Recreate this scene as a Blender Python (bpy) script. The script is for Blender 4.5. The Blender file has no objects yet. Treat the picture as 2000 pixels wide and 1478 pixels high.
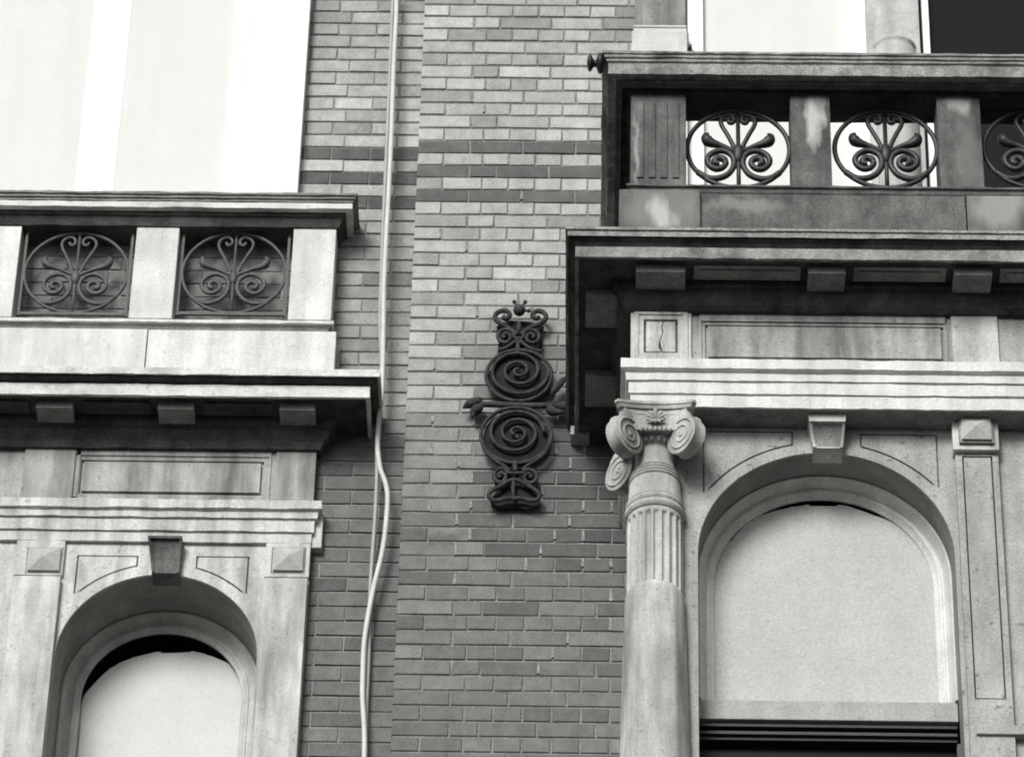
import bpy, bmesh, math, random
from mathutils import Vector, noise
from mathutils.geometry import tessellate_polygon
R = math.radians
random.seed(7)
scn = bpy.context.scene
COL = scn.collection

# ------------------------------------------------------------------ camera
PITCH, YAW, ROLL, FPX, DIST, EYE = 38.5, 1.5, 1.55, 8600.0, 13.3, 1.6
def _axes():
    t, p, r = R(PITCH), R(YAW), R(ROLL)
    F = Vector((-math.sin(p)*math.cos(t), math.cos(p)*math.cos(t), math.sin(t)))
    Rt = Vector((math.cos(p), math.sin(p), 0)); U = Rt.cross(F)
    return F, Rt*math.cos(r) + U*math.sin(r), U*math.cos(r) - Rt*math.sin(r)
FW, RT, UP = _axes()
CAMP = Vector((0, -DIST, EYE))
cam_d = bpy.data.cameras.new('camera'); cam = bpy.data.objects.new('camera', cam_d); COL.objects.link(cam)
from mathutils import Matrix
m = Matrix((RT, UP, -FW)).transposed().to_4x4(); m.translation = CAMP; cam.matrix_world = m
cam_d.sensor_fit = 'HORIZONTAL'; cam_d.sensor_width = 36; cam_d.lens = 36*FPX/2000
cam_d.clip_start = .1; cam_d.clip_end = 500
scn.camera = cam

# ------------------------------------------------------------------ light
SUN_EL, SUN_AZ = 29, 200          # degrees; azimuth measured so that light comes from the upper left, over the viewer's shoulder
w = bpy.data.worlds.new('World'); scn.world = w; w.use_nodes = True
nt = w.node_tree; nt.nodes.clear()
sky = nt.nodes.new('ShaderNodeTexSky'); sky.sky_type = 'NISHITA'; sky.sun_disc = False
sky.sun_elevation = R(SUN_EL); sky.sun_rotation = R(SUN_AZ)
sky.dust_density = 4.0; sky.air_density = 1.0
bwn = nt.nodes.new('ShaderNodeRGBToBW'); bg = nt.nodes.new('ShaderNodeBackground'); bg.inputs[1].default_value = .05
wo = nt.nodes.new('ShaderNodeOutputWorld')
nt.links.new(sky.outputs[0], bwn.inputs[0]); nt.links.new(bwn.outputs[0], bg.inputs[0]); nt.links.new(bg.outputs[0], wo.inputs[0])
sd = bpy.data.lights.new('sun', 'SUN'); sd.energy = 1.5; sd.angle = R(22); sd.color = (1, .995, .98)
sun = bpy.data.objects.new('sun', sd); COL.objects.link(sun)
# direction towards the sun (Nishita: rotation 0 = +Y, clockwise seen from above)
sdir = Vector((math.sin(R(SUN_AZ))*math.cos(R(SUN_EL)), math.cos(R(SUN_AZ))*math.cos(R(SUN_EL)), math.sin(R(SUN_EL))))
sun.rotation_euler = sdir.to_track_quat('Z', 'Y').to_euler(); sun.location = (-6, -12, 22)
vs = scn.view_settings; vs.view_transform = 'Standard'; vs.look = 'None'; vs.gamma = 1; vs.use_curve_mapping = False
vs.exposure = 1.02
scn.cycles.max_bounces = 6; scn.cycles.diffuse_bounces = 4
scn.cycles.filter_width = 1.9

# ------------------------------------------------------------------ measuring: a photo point (2000 px wide) to metres on the plane at depth Y
def at(u, v, Y):
    d = FW*FPX + RT*(u-1000) - UP*(v-739); k = (Y-CAMP.y)/d.y; q = CAMP + d*k
    return q.x, q.z
def ax(u, v, Y): return at(u, v, Y)[0]
def az(u, v, Y): return at(u, v, Y)[1]

# ------------------------------------------------------------------ materials (grey world: the photograph is monochrome)
def g3(v): return (v, v*1.003, v*.965, 1)
def new_mat(name, base, mott=.18, mscale=5, streak=.15, speck=.1, bump=.25, bscale=120, rough=.85,
            dirt=.05, dirt_amt=0., dscale=2.2, objcol=False, attr=False, metal=0., pits=0., patches=(), dthr=(.5, .68), stretch=.35):
    mt = bpy.data.materials.new(name); mt.use_nodes = True; t = mt.node_tree; N = t.nodes; L = t.links; N.clear()
    out = N.new('ShaderNodeOutputMaterial'); bs = N.new('ShaderNodeBsdfPrincipled'); L.new(bs.outputs[0], out.inputs[0])
    bs.inputs['Roughness'].default_value = rough; bs.inputs['Metallic'].default_value = metal
    bs.inputs['Specular IOR Level'].default_value = .2 if rough > .65 else .45
    geo = N.new('ShaderNodeNewGeometry'); pos = geo.outputs['Position']
    def mapped(sc, loc=(0, 0, 0)):
        mp = N.new('ShaderNodeMapping'); mp.inputs['Scale'].default_value = sc; mp.inputs['Location'].default_value = loc
        L.new(pos, mp.inputs[0]); return mp.outputs[0]
    def nz(vec, s, det=3, ro=.6):
        n = N.new('ShaderNodeTexNoise'); n.inputs['Scale'].default_value = s; n.inputs['Detail'].default_value = det
        n.inputs['Roughness'].default_value = ro; L.new(vec, n.inputs['Vector']); return n.outputs[0]
    def mrange(v, a, b, c, d):
        r = N.new('ShaderNodeMapRange'); L.new(v, r.inputs[0])
        for i, x in enumerate((a, b, c, d)): r.inputs[i+1].default_value = x
        return r.outputs[0]
    def mul(a, b):
        x = N.new('ShaderNodeMath'); x.operation = 'MULTIPLY'
        for i, v in enumerate((a, b)):
            if isinstance(v, (int, float)): x.inputs[i].default_value = v
            else: L.new(v, x.inputs[i])
        return x.outputs[0]
    def mixc(f, a, b):
        x = N.new('ShaderNodeMix'); x.data_type = 'RGBA'
        if isinstance(f, (int, float)): x.inputs[0].default_value = f
        else: L.new(f, x.inputs[0])
        for s, v in ((6, a), (7, b)):
            if isinstance(v, tuple): x.inputs[s].default_value = v
            else: L.new(v, x.inputs[s])
        return x.outputs[2]
    f = mrange(nz(mapped((1, 1, 1)), mscale, 5), .3, .7, 1-mott, 1+mott)
    f = mul(f, mrange(nz(mapped((1, 1, .12)), 14, 4), .35, .7, 1+streak*.5, 1-streak))
    f = mul(f, mrange(nz(mapped((1, 1, 1), (3, 1, 7)), 150, 3), .3, .7, 1-speck*2.1, 1+speck*2.1))
    if pits: f = mul(f, mrange(nz(mapped((1, 1, 1), (9, 4, 2)), 38, 2), .64, .72, 1, 1-pits))
    if objcol:
        oi = N.new('ShaderNodeObjectInfo'); sp = N.new('ShaderNodeSeparateColor'); L.new(oi.outputs['Color'], sp.inputs[0]); f = mul(f, sp.outputs[0])
    if attr:
        at_ = N.new('ShaderNodeAttribute'); at_.attribute_name = 'tone'; f = mul(f, at_.outputs['Fac'])
    vm = N.new('ShaderNodeVectorMath'); vm.operation = 'SCALE'; vm.inputs[0].default_value = g3(base)[:3]; L.new(f, vm.inputs['Scale'])
    c = vm.outputs[0]
    if dirt_amt:
        dm = mrange(nz(mapped((1, 1, stretch), (5, 3, 1)), dscale, 6, .65), dthr[0], dthr[1], 0, dirt_amt)
        c = mixc(dm, c, g3(dirt))
    for (px_, py_, pz_, rx_, rz_, pc_, pa_) in patches:      # stains at their own place
        ad = N.new('ShaderNodeVectorMath'); ad.operation = 'SUBTRACT'; L.new(pos, ad.inputs[0]); ad.inputs[1].default_value = (px_, py_, pz_)
        no = N.new('ShaderNodeTexNoise'); no.inputs['Scale'].default_value = 13; no.inputs['Detail'].default_value = 6; L.new(mapped((1, 1, .35)), no.inputs['Vector'])
        sb = N.new('ShaderNodeVectorMath'); sb.operation = 'SUBTRACT'; L.new(no.outputs[1], sb.inputs[0]); sb.inputs[1].default_value = (.5, .5, .5)
        sc_ = N.new('ShaderNodeVectorMath'); sc_.operation = 'SCALE'; L.new(sb.outputs[0], sc_.inputs[0]); sc_.inputs['Scale'].default_value = .17
        a2 = N.new('ShaderNodeVectorMath'); a2.operation = 'ADD'; L.new(ad.outputs[0], a2.inputs[0]); L.new(sc_.outputs[0], a2.inputs[1])
        dv = N.new('ShaderNodeVectorMath'); dv.operation = 'MULTIPLY'; L.new(a2.outputs[0], dv.inputs[0]); dv.inputs[1].default_value = (1/rx_, 2.0, 1/rz_)
        ln = N.new('ShaderNodeVectorMath'); ln.operation = 'LENGTH'; L.new(dv.outputs[0], ln.inputs[0])
        c = mixc(mrange(ln.outputs['Value'], .5, 1.25, pa_, 0), c, g3(pc_))
    L.new(c, bs.inputs['Base Color'])
    if bump:
        b = N.new('ShaderNodeBump'); b.inputs['Strength'].default_value = bump; b.inputs['Distance'].default_value = .004
        L.new(nz(mapped((1, 1, 1), (2, 2, 2)), bscale, 5), b.inputs['Height']); L.new(b.outputs[0], bs.inputs['Normal'])
    return mt

M = {}
_a = at(1012, 720, 0); _b = at(1160, 905, 0); _c = at(1000, 960, 0); _d = at(1075, 800, 0); _e = at(900, 1075, 0)
BP_ = [(_a[0], 0, _a[1], .19, .30, .08, .40), (_b[0], 0, _b[1], .24, .22, .06, .50), (_c[0], 0, _c[1], .16, .15, .07, .45), (_d[0], 0, _d[1], .14, .20, .07, .35), (at(850, 1045, 0)[0], 0, at(850, 1045, 0)[1], .14, .035, .07, .5)]
M['brick'] = new_mat('brick_clay', 1.0, mott=.17, mscale=17, streak=.10, speck=.12, bump=.5, bscale=160, objcol=True, pits=.15, patches=BP_)
M['brick_mass'] = new_mat('brick_clay_mass', 1.0, mott=.17, mscale=17, streak=.10, speck=.12, bump=.5, bscale=160, attr=True, pits=.15, patches=BP_)
M['mortar'] = new_mat('mortar', .21, mott=.3, mscale=10, streak=.1, speck=.2, bump=.6)
M['pale_mortar'] = new_mat('pale_mortar', .26, mott=.3, mscale=30, streak=.1, speck=.2, bump=.5)
M['pale_stone'] = new_mat('pale_stone', .62, mott=.10, mscale=6, streak=.18, speck=.07, bump=.3, bscale=90, dirt=.25, dirt_amt=.35, dscale=3.0, pits=.15)
M['bay_stone'] = new_mat('bay_stone', .50, mott=.14, mscale=6, streak=.42, speck=.09, bump=.35, bscale=90, dirt=.14, dirt_amt=.55, dscale=3.2, pits=.3)
M['frieze_stone'] = new_mat('frieze_stone', .32, mott=.17, mscale=6, streak=.5, speck=.1, bump=.35, bscale=90, dirt=.09, dirt_amt=.6, dscale=3.2, pits=.3)
M['cornice_stone'] = new_mat('cornice_stone', .62, mott=.1, mscale=9, streak=.1, speck=.1, bump=.35, bscale=80, dirt=.1, dirt_amt=.45, dscale=5, pits=.3, stretch=1)
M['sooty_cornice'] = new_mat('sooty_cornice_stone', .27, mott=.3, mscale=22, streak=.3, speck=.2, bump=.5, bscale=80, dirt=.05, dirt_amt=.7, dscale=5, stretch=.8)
M['sooty_shade_stone'] = new_mat('sooty_shade_stone', .11, mott=.4, mscale=8, streak=.4, speck=.15, bump=.5, bscale=80, dirt=.35, dirt_amt=.6, dscale=3.5, dthr=(.56, .72), stretch=.5)
M['soot'] = new_mat('black_soot_shade_stone', .056, mott=.5, mscale=9, streak=.3, speck=.2, bump=.5, dirt=.13, dirt_amt=.7, dscale=5, dthr=(.55, .75), stretch=1)  # soot, deepened with shade put into the colour of coves and soffits
M['dark_stone'] = new_mat('shaded_sooty_stone', .23, mott=.2, mscale=12, streak=.2, speck=.15, bump=.4, dirt=.06, dirt_amt=.5, dscale=6)  # soot plus shade put into the tone of blocks, undersides and mouldings
M['reveal_stone'] = new_mat('shade_toned_reveal_stone', .25, mott=.15, mscale=8, streak=.15, speck=.1, bump=.35, dirt=.1, dirt_amt=.5, dscale=3)  # dirt mottling over a tone darkened to paint in the arch shade
M['side_stone'] = new_mat('grey_pilaster_stone', .34, mott=.15, mscale=7, streak=.2, speck=.12, bump=.4, bscale=90, dirt=.14, dirt_amt=.5, dscale=3.2, pits=.45)
M['frame_paint'] = new_mat('worn_white_frame_paint', .60, mott=.12, mscale=12, streak=.2, speck=.08, bump=.3, rough=.7)
M['boss_stone'] = new_mat('boss_stone', .42, mott=.1, mscale=8, streak=.1, speck=.1, bump=.3, dirt=.14, dirt_amt=.3)
M['board'] = new_mat('painted_board', .44, mott=.06, mscale=5, streak=.03, speck=.08, bump=.15, pits=.14, rough=.7)
M['pale_board'] = new_mat('pale_painted_board', .57, mott=.05, mscale=5, streak=.03, speck=.05, bump=.15, pits=.1, rough=.7)
M['white_paint'] = new_mat('white_paint', .80, mott=.04, mscale=9, streak=.08, speck=.04, bump=.15, rough=.6)
M['cream_frame'] = new_mat('weathered_frame_paint', .45, mott=.12, mscale=12, streak=.25, speck=.08, bump=.3, rough=.7)
M['lower_board'] = new_mat('weathered_transom_board', .36, mott=.12, mscale=6, streak=.15, speck=.1, bump=.2, pits=.2)
M['blind'] = new_mat('window_blind', .65, mott=.02, mscale=4, streak=.03, speck=.02, bump=.05, rough=.8)
M['iron'] = new_mat('painted_iron', .022, mott=.3, mscale=30, streak=.1, speck=.2, bump=.3, rough=.5)
M['grey_iron'] = new_mat('weathered_grey_iron', .075, mott=.3, mscale=30, streak=.1, speck=.2, bump=.3, rough=.6)
M['anchor_iron'] = new_mat('wall_anchor_iron', .042, mott=.5, mscale=30, streak=.1, speck=.3, bump=.9, rough=.7)
M['anchor_plate'] = new_mat('wall_anchor_back', .014, mott=.35, mscale=20, streak=.1, speck=.2, bump=.4, rough=.8)
M['cable'] = new_mat('pale_cable', .56, mott=.08, mscale=20, streak=0, speck=.05, bump=.05, rough=.6)
M['grey_cable'] = new_mat('grey_cable', .36, mott=.08, mscale=20, streak=0, speck=.05, bump=.05, rough=.6)
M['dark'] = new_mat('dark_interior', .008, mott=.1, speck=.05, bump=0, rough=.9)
M['street'] = new_mat('street_asphalt', .05, mott=.2, mscale=1, streak=0, speck=.2, bump=.3, rough=.9)
gl = new_mat('dark_glass', .006, mott=.1, speck=0, bump=0, rough=.3, streak=0); [n for n in gl.node_tree.nodes if n.type == 'BSDF_PRINCIPLED'][0].inputs['Specular IOR Level'].default_value = .12; M['glass'] = gl

# ------------------------------------------------------------------ object helpers
def mesh_of(name, verts, faces, mat, smooth=False):
    me = bpy.data.meshes.new(name); me.from_pydata(verts, [], faces); me.update()
    bm = bmesh.new(); bm.from_mesh(me); bmesh.ops.recalc_face_normals(bm, faces=bm.faces); bm.to_mesh(me); bm.free()
    me.materials.append(M[mat] if isinstance(mat, str) else mat)
    if smooth:
        for p in me.polygons: p.use_smooth = True
    return me
def obj(name, me, parent=None, label=None):
    o = bpy.data.objects.new(name, me); COL.objects.link(o)
    if parent is not None:
        o.parent = parent
        top = parent
        while top.parent: top = top.parent
        o.location = -top.location if parent.type == 'EMPTY' else (0, 0, 0)
    if label: o['label'] = label
    return o
def tag(o, label, cat, group=None, kind=None):
    if cat and not kind: kind = 'thing'
    if label: o['label'] = label
    if cat: o['category'] = cat
    if group: o['group'] = group
    if kind: o['kind'] = kind
    return o
def thing(name, loc, label, cat, group=None):
    o = bpy.data.objects.new(name, None); o.empty_display_size = .1; o.location = loc; COL.objects.link(o)
    return tag(o, label, cat, group)
class MB:
    def __init__(s): s.v = []; s.f = []
    def add(s, V, F):
        b = len(s.v); s.v += [tuple(p) for p in V]; s.f += [tuple(i+b for i in q) for q in F]; return s
    def box(s, x0, x1, y0, y1, z0, z1, bev=.003):
        b = bev; V = []
        bm = bmesh.new()
        bmesh.ops.create_cube(bm, size=1)
        for v in bm.verts:
            v.co.x = x0 if v.co.x < 0 else x1; v.co.y = y0 if v.co.y < 0 else y1; v.co.z = z0 if v.co.z < 0 else z1
        if b: bmesh.ops.bevel(bm, geom=bm.edges[:], offset=b, segments=2, affect='EDGES', profile=.6)
        bm.verts.index_update(); s.add([v.co[:] for v in bm.verts], [[v.index for v in f.verts] for f in bm.faces]); bm.free(); return s
    def plate(s, outer, y0, y1, holes=()):
        """flat slab in the XZ plane from y0 (front) to y1 (back) with holes"""
        loops = [outer] + list(holes)
        if len(holes) == 1 and len(outer) == 4 and len(holes[0]) == 4:
            o, h = [tuple(p) for p in outer], [tuple(p) for p in holes[0]]
            V = [(x, y0, z) for x, z in o+h] + [(x, y1, z) for x, z in o+h]; F = []
            for i in range(4):
                j = (i+1) % 4
                F += [(i, j, 4+j, 4+i), (8+i, 8+j, 12+j, 12+i), (i, j, 8+j, 8+i), (4+i, 4+j, 12+j, 12+i)]
            return s.add(V, F)
        tri = tessellate_polygon([[Vector((p[0], p[1], 0)) for p in l] for l in loops])
        allp = [p for l in loops for p in l]; n = len(allp)
        V = [(p[0], y0, p[1]) for p in allp] + [(p[0], y1, p[1]) for p in allp]
        F = [tuple(t) for t in tri] + [(t[2]+n, t[1]+n, t[0]+n) for t in tri]; o = 0
        for l in loops:
            k = len(l)
            for i in range(k):
                j = (i+1) % k; F.append((o+i, o+j, o+j+n, o+i+n))
            o += k
        return s.add(V, F)
    def tube(s, pts, r, seg=8, closed=False, flat=None):
        """round bar along pts; r number or list; flat=(sx) squeezes"""
        P = [Vector(p) for p in pts]; n = len(P); rr = r if isinstance(r, (list, tuple)) else [r]*n
        V = []; F = []
        for i, p in enumerate(P):
            a = P[i-1] if (i > 0 or closed) else P[0]; b = P[(i+1) % n] if (i < n-1 or closed) else P[-1]
            t = (b-a).normalized()
            up = Vector((0, 1, 0)) if abs(t.y) < .9 else Vector((1, 0, 0))
            s1 = t.cross(up).normalized(); s2 = s1.cross(t)
            for k in range(seg):
                an = 2*math.pi*k/seg; V.append(p + s1*math.cos(an)*rr[i] + s2*math.sin(an)*rr[i])
        m = n if closed else n-1
        for i in range(m):
            j = (i+1) % n
            for k in range(seg):
                l = (k+1) % seg; F.append((i*seg+k, i*seg+l, j*seg+l, j*seg+k))
        if not closed: F.append(tuple(range(seg))); F.append(tuple((n-1)*seg+k for k in range(seg)))
        return s.add(V, F)
    def ball(s, c, r, sx=1, sy=1, sz=1, seg=14):
        V = []; F = []; h = seg//2
        for i in range(h+1):
            th = math.pi*i/h
            for k in range(seg):
                a = 2*math.pi*k/seg
                V.append((c[0]+r*sx*math.sin(th)*math.cos(a), c[1]+r*sy*math.sin(th)*math.sin(a), c[2]+r*sz*math.cos(th)))
        for i in range(h):
            for k in range(seg):
                l = (k+1) % seg; F.append((i*seg+k, i*seg+l, (i+1)*seg+l, (i+1)*seg+k))
        return s.add(V, F)
    def molding(s, path, prof, step=.025, wob=.0022, seed=0):
        """prof: list of (outward, z), top to bottom; path: wall outline in XY walked so that outward is on its right hand side"""
        P = [Vector((p[0], p[1])) for p in path]; nrm = []
        for a, b in zip(P, P[1:]):
            d = (b-a).normalized(); nrm.append(Vector((-d.y, d.x))*-1)
        sec = []
        for i in range(len(P)-1):
            L = (P[i+1]-P[i]).length; k = max(1, int(L/step))
            for j in range(k + (1 if i == len(P)-2 else 0)):
                t = j/k; q = P[i].lerp(P[i+1], t)
                if j == 0 and i > 0:
                    mvec = (nrm[i-1]+nrm[i]); mvec = mvec/ (mvec.dot(nrm[i]))
                else: mvec = nrm[i]
                sec.append((q, mvec))
        n = len(prof); V = []; F = []
        for q, mv in sec:
            for j, (o, z) in enumerate(prof):
                w1 = noise.noise(Vector((q.x*9+seed, q.y*9+j*3.1, z*5)))*wob + noise.noise(Vector((q.x*45+seed, q.y*45+j*3.1, z*25)))*wob*.7
                p = q + mv*(o+w1); V.append((p.x, p.y, z + w1*.8))
        for i in range(len(sec)-1):
            for j in range(n):
                l = (j+1) % n; F.append((i*n+j, i*n+l, (i+1)*n+l, (i+1)*n+j))
        F.append(tuple(range(n))); F.append(tuple((len(sec)-1)*n+j for j in range(n)))
        return s.add(V, F)
    def build(s, name, mat, parent=None, smooth=False, label=None):
        me = mesh_of(name, s.v, s.f, mat, smooth); return obj(name, me, parent, label)
def autosmooth(o, ang=35):
    me = o.data
    for p in me.polygons: p.use_smooth = True
    bm = bmesh.new(); bm.from_mesh(me)
    for e in bm.edges:
        if len(e.link_faces) == 2 and e.calc_face_angle(0) > R(ang): e.smooth = False
    bm.to_mesh(me); bm.free(); return o
def catmull(pts, n=8):
    P = [Vector(p) if len(p) == 3 else Vector((p[0], p[1])) for p in pts]; out = []
    for i in range(len(P)-1):
        a = P[i-1] if i else P[0]*2-P[1]; b = P[i]; c = P[i+1]; d = P[i+2] if i+2 < len(P) else P[-1]*2-P[-2]
        for k in range(n):
            t = k/n; out.append(.5*((2*b)+(c-a)*t+(2*a-5*b+4*c-d)*t*t+(3*b-a-3*c+d)*t**3))
    out.append(P[-1]); return out
def arc(cx, cz, r, a0, a1, n=32):
    return [(cx+r*math.cos(R(a0+(a1-a0)*i/n)), cz+r*math.sin(R(a0+(a1-a0)*i/n))) for i in range(n+1)]

# ------------------------------------------------------------------ ground
g = MB().add([(-150, -150, 0), (150, -150, 0), (150, 150, 0), (-150, 150, 0)], [(0, 1, 2, 3)]).build('street', 'street')
tag(g, 'grey asphalt street far below the facade', None, kind='structure')

# ------------------------------------------------------------------ brickwork
ROWS = [(-16, 14.49), (-10, 14.09), (0, 13.406), (5, 13.082), (6, 13.015), (19, 12.146), (32, 11.264), (43, 10.523), (54, 9.78)]
def zrow(n):
    for (a, za), (b, zb) in zip(ROWS, ROWS[1:]):
        if n <= b: return za + (zb-za)*(n-a)/(b-a)
    return ROWS[-1][1]
J = .0078
HH = .067 - J
bmesh_cache = {}
def brick_mesh(length, var):
    key = (round(length, 4), var)
    if key in bmesh_cache: return bmesh_cache[key]
    rnd = random.Random(hash(key) & 0xffff)
    b = .0026; l = length; h = HH; j = lambda a=.0011: rnd.uniform(-a, a)*1.5
    c = [(0, 0), (l, 0), (l, -h), (0, -h)]; ins = [(b, -b), (l-b, -b), (l-b, -h+b), (b, -h+b)]
    V = [(x+j(), j(.0008), z+j()) for x, z in ins] + [(x+j(), b, z+j()) for x, z in c] + [(x, .07, z) for x, z in c]
    F = [(0, 1, 2, 3)] + [(i, 4+i, 4+(i+1) % 4, (i+1) % 4) for i in range(4)] + [(4+i, 8+i, 8+(i+1) % 4, 4+(i+1) % 4) for i in range(4)]
    me = mesh_of('brick', V, F, 'brick'); bmesh_cache[key] = me; return me
def tone_at(x, k, part, rnd):
    """soot has blackened the bricks below a ragged line; three courses are of dark brick"""
    if k in (0, 2, 4): return (.118 if part == 'pier' else .10)*rnd.uniform(.9, 1.1)
    n = noise.noise(Vector((x*2.2, k*.16, 3.3))); n2 = noise.noise(Vector((x*5.1, k*.35, 8.3)))
    up = .365 if part == 'pier' else (.27 if k > 4 else .365)
    if part == 'pier' and x > -.42: up *= 1 - .22*max(0, min(1, (k-9)/9))   # sootier beside the ironwork
    lo = .140 if part == 'pier' else .132
    e = (23.0 if part == 'pier' else 20.0) + n*4 - (3.5 if part == 'pier' and x > -.50 else 0)
    f = 1/(1+math.exp(-(k-e)*(.34 if part == 'pier' else .6)))
    t = up*(1-f) + lo*f
    if 20 < k < 31 and part == 'pier' and x > -.45: t *= .80
    t *= 1 + .22*n2
    if k > 33: t *= 1.12
    r = rnd.random()
    if r < .16: t *= .76
    elif r > .88: t *= 1.15
    return t*rnd.uniform(.93, 1.06)
def course(x0, x1, seq, start):
    """split a course into bricks; seq of lengths repeated; returns [(xa, xb)]"""
    out = []; x = x0; i = start
    while x < x1-.02:
        L = seq[i % len(seq)]; b = min(x+L, x1)
        if x1-b < .035: b = x1
        out.append((x, b)); x = b; i += 1
    return out
S, H, Q = .2125, .1062, .158
def brick_part(parent, x, zt, length, y, tone, rnd):
    L = round((length-J)/.004)*.004
    o = bpy.data.objects.new('brick', brick_mesh(L, rnd.randrange(3))); COL.objects.link(o); o.parent = parent
    o.location = Vector((x+J/2, y+rnd.uniform(-.0012, .0012), zt-J*.6)) - parent.location
    o.rotation_euler = (0, rnd.uniform(-.003, .003), 0); o.color = (tone, tone, tone, 1)
def mass_bricks(parent, lst, y):
    V = []; F = []; T = []
    for (xa, xb, zt, tone) in lst:
        l = xb-xa-J; b = .0026; h = HH; x = xa+J/2; z = zt-J*.6; o = len(V)
        c = [(0, 0), (l, 0), (l, -h), (0, -h)]; ins = [(b, -b), (l-b, -b), (l-b, -h+b), (b, -h+b)]
        V += [(x+p, y, z+q) for p, q in ins] + [(x+p, y+b, z+q) for p, q in c] + [(x+p, y+.07, z+q) for p, q in c]
        fs = [(0, 1, 2, 3)] + [(i, 4+i, 4+(i+1) % 4, (i+1) % 4) for i in range(4)] + [(4+i, 8+i, 8+(i+1) % 4, 4+(i+1) % 4) for i in range(4)]
        F += [tuple(i+o for i in f) for f in fs]; T += [tone]*len(fs)
    me = mesh_of('bricks', V, F, 'brick_mass')
    a = me.attributes.new('tone', 'FLOAT', 'FACE')
    for i, t in enumerate(T): a.data[i].value = t
    o = obj('hidden_brickwork', me, parent); o['kind'] = 'stuff'; return o
rnd = random.Random(11)
YP, YW = 0.0, .048
PX0 = -.755; PX1 = .16
pier = thing('brick_pier', (PX0, YP, 9.8), 'pale brick pier with three dark courses and sooty lower half, between the stone bays', 'brick pier')
MB().box(PX0+.006, PX1, YP+.0055, YP+.3, 9.7, 14.6, 0).build('mortar', 'mortar', pier)
parts = []; rest = []
for k in range(-14, 52):
    zt = zrow(k)
    if k % 2: bl = course(PX0, PX1, [H, Q] + [H]*20, 0)
    elif k % 4 == 0: bl = course(PX0, PX1, [S]*8, 0)
    else: bl = course(PX0, PX1, [S, H, S, S, S, S], 0)
    for xa, xb in bl:
        t = tone_at((xa+xb)/2, k, 'pier', rnd)
        hid = zt > 12.95 and xa > .0 or (12.1 < zt <= 12.95 and xa > -.155) or xa > .075 or zt < 10.4 or zt > 14.3
        (rest if hid else parts).append((xa, xb, zt, t))
if len(parts) > 300: rest += parts[300:]; parts = parts[:300]
for xa, xb, zt, t in parts: brick_part(pier, xa, zt, xb-xa, YP, t, rnd)
sm = MB()
for xa, xb, zt, t in parts:
    kk = [k for k in range(-14, 52) if abs(zrow(k)-zt) < .001][0]
    pr_ = .5 if 19 < kk < 33 else .10
    if rnd.random() < pr_ and xa > PX0+.05:
        h_ = HH*rnd.uniform(.5, 1.0); z1_ = zt-J*.6-rnd.uniform(0, HH-h_)
        sm.plate([(xa-J/2-.0015, z1_-h_), (xa+J/2+rnd.uniform(.0005, .004), z1_-h_*.97), (xa+J/2+rnd.uniform(.0005, .003), z1_-h_*.5), (xa+J/2+.001, z1_), (xa-J/2, z1_)], YP-.0022, YP+.004)
sm.build('mortar_smears', 'pale_mortar', pier)['kind'] = 'stuff'
mass_bricks(pier, rest, YP)
print('pier parts', len(parts), 'rest', len(rest))
wall = thing('brick_wall', (-1.25, YW, 9.8), 'set back brick wall behind the hanging cables and behind the left balustrade', 'brick wall')
MB().box(-3.1, PX0+.02, YW+.0055, YW+.1, 12.3, 13.2, 0).box(-1.12, PX0+.02, YW+.0055, YW+.1, 9.7, 12.3, 0).box(-1.25, PX0+.02, YW+.0055, YW+.1, 13.2, 14.6, 0).build('mortar', 'mortar', wall)
parts = []; rest = []
for k in range(-14, 52):
    zt = zrow(k); inb = 12.35 < zt < 13.1
    x1 = PX0+.02; x0 = -3.0 if inb else (-1.11 if zt < 12.4 else -1.26)
    seqs = [H, S, S, S, S, S, S, S, S, S, S] if k % 2 else [S, Q, H, Q, S, Q, S, S, Q, S, S, Q]
    x = x1; i = 0
    while x > x0+.02:
        L = seqs[i % len(seqs)]; a = max(x-L, x0); i += 1
        t = tone_at((x+a)/2, k, 'wall', rnd)
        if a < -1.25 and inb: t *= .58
        hid = (x < -1.24 and not inb) or zt < 10.4 or zt > 14.3 or (inb and -1.18 > x > -1.24)
        (rest if hid else parts).append((a, x, zt, t)); x = a
if len(parts) > 300: rest += parts[300:]; parts = parts[:300]
for xa, xb, zt, t in parts: brick_part(wall, xa, zt, xb-xa, YW, t, rnd)
mass_bricks(wall, rest, YW)
print('wall parts', len(parts), 'rest', len(rest))
sb = MB().box(ax(1114, 850, -.1), ax(1151, 850, -.1), -.07, .05, az(1130, 848, -.07), az(1130, 831, -.07)).build('stone_block', 'side_stone')
tag(sb, 'small grey stone block set in the brickwork under the end of the dark right cornice', 'stone block')

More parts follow.
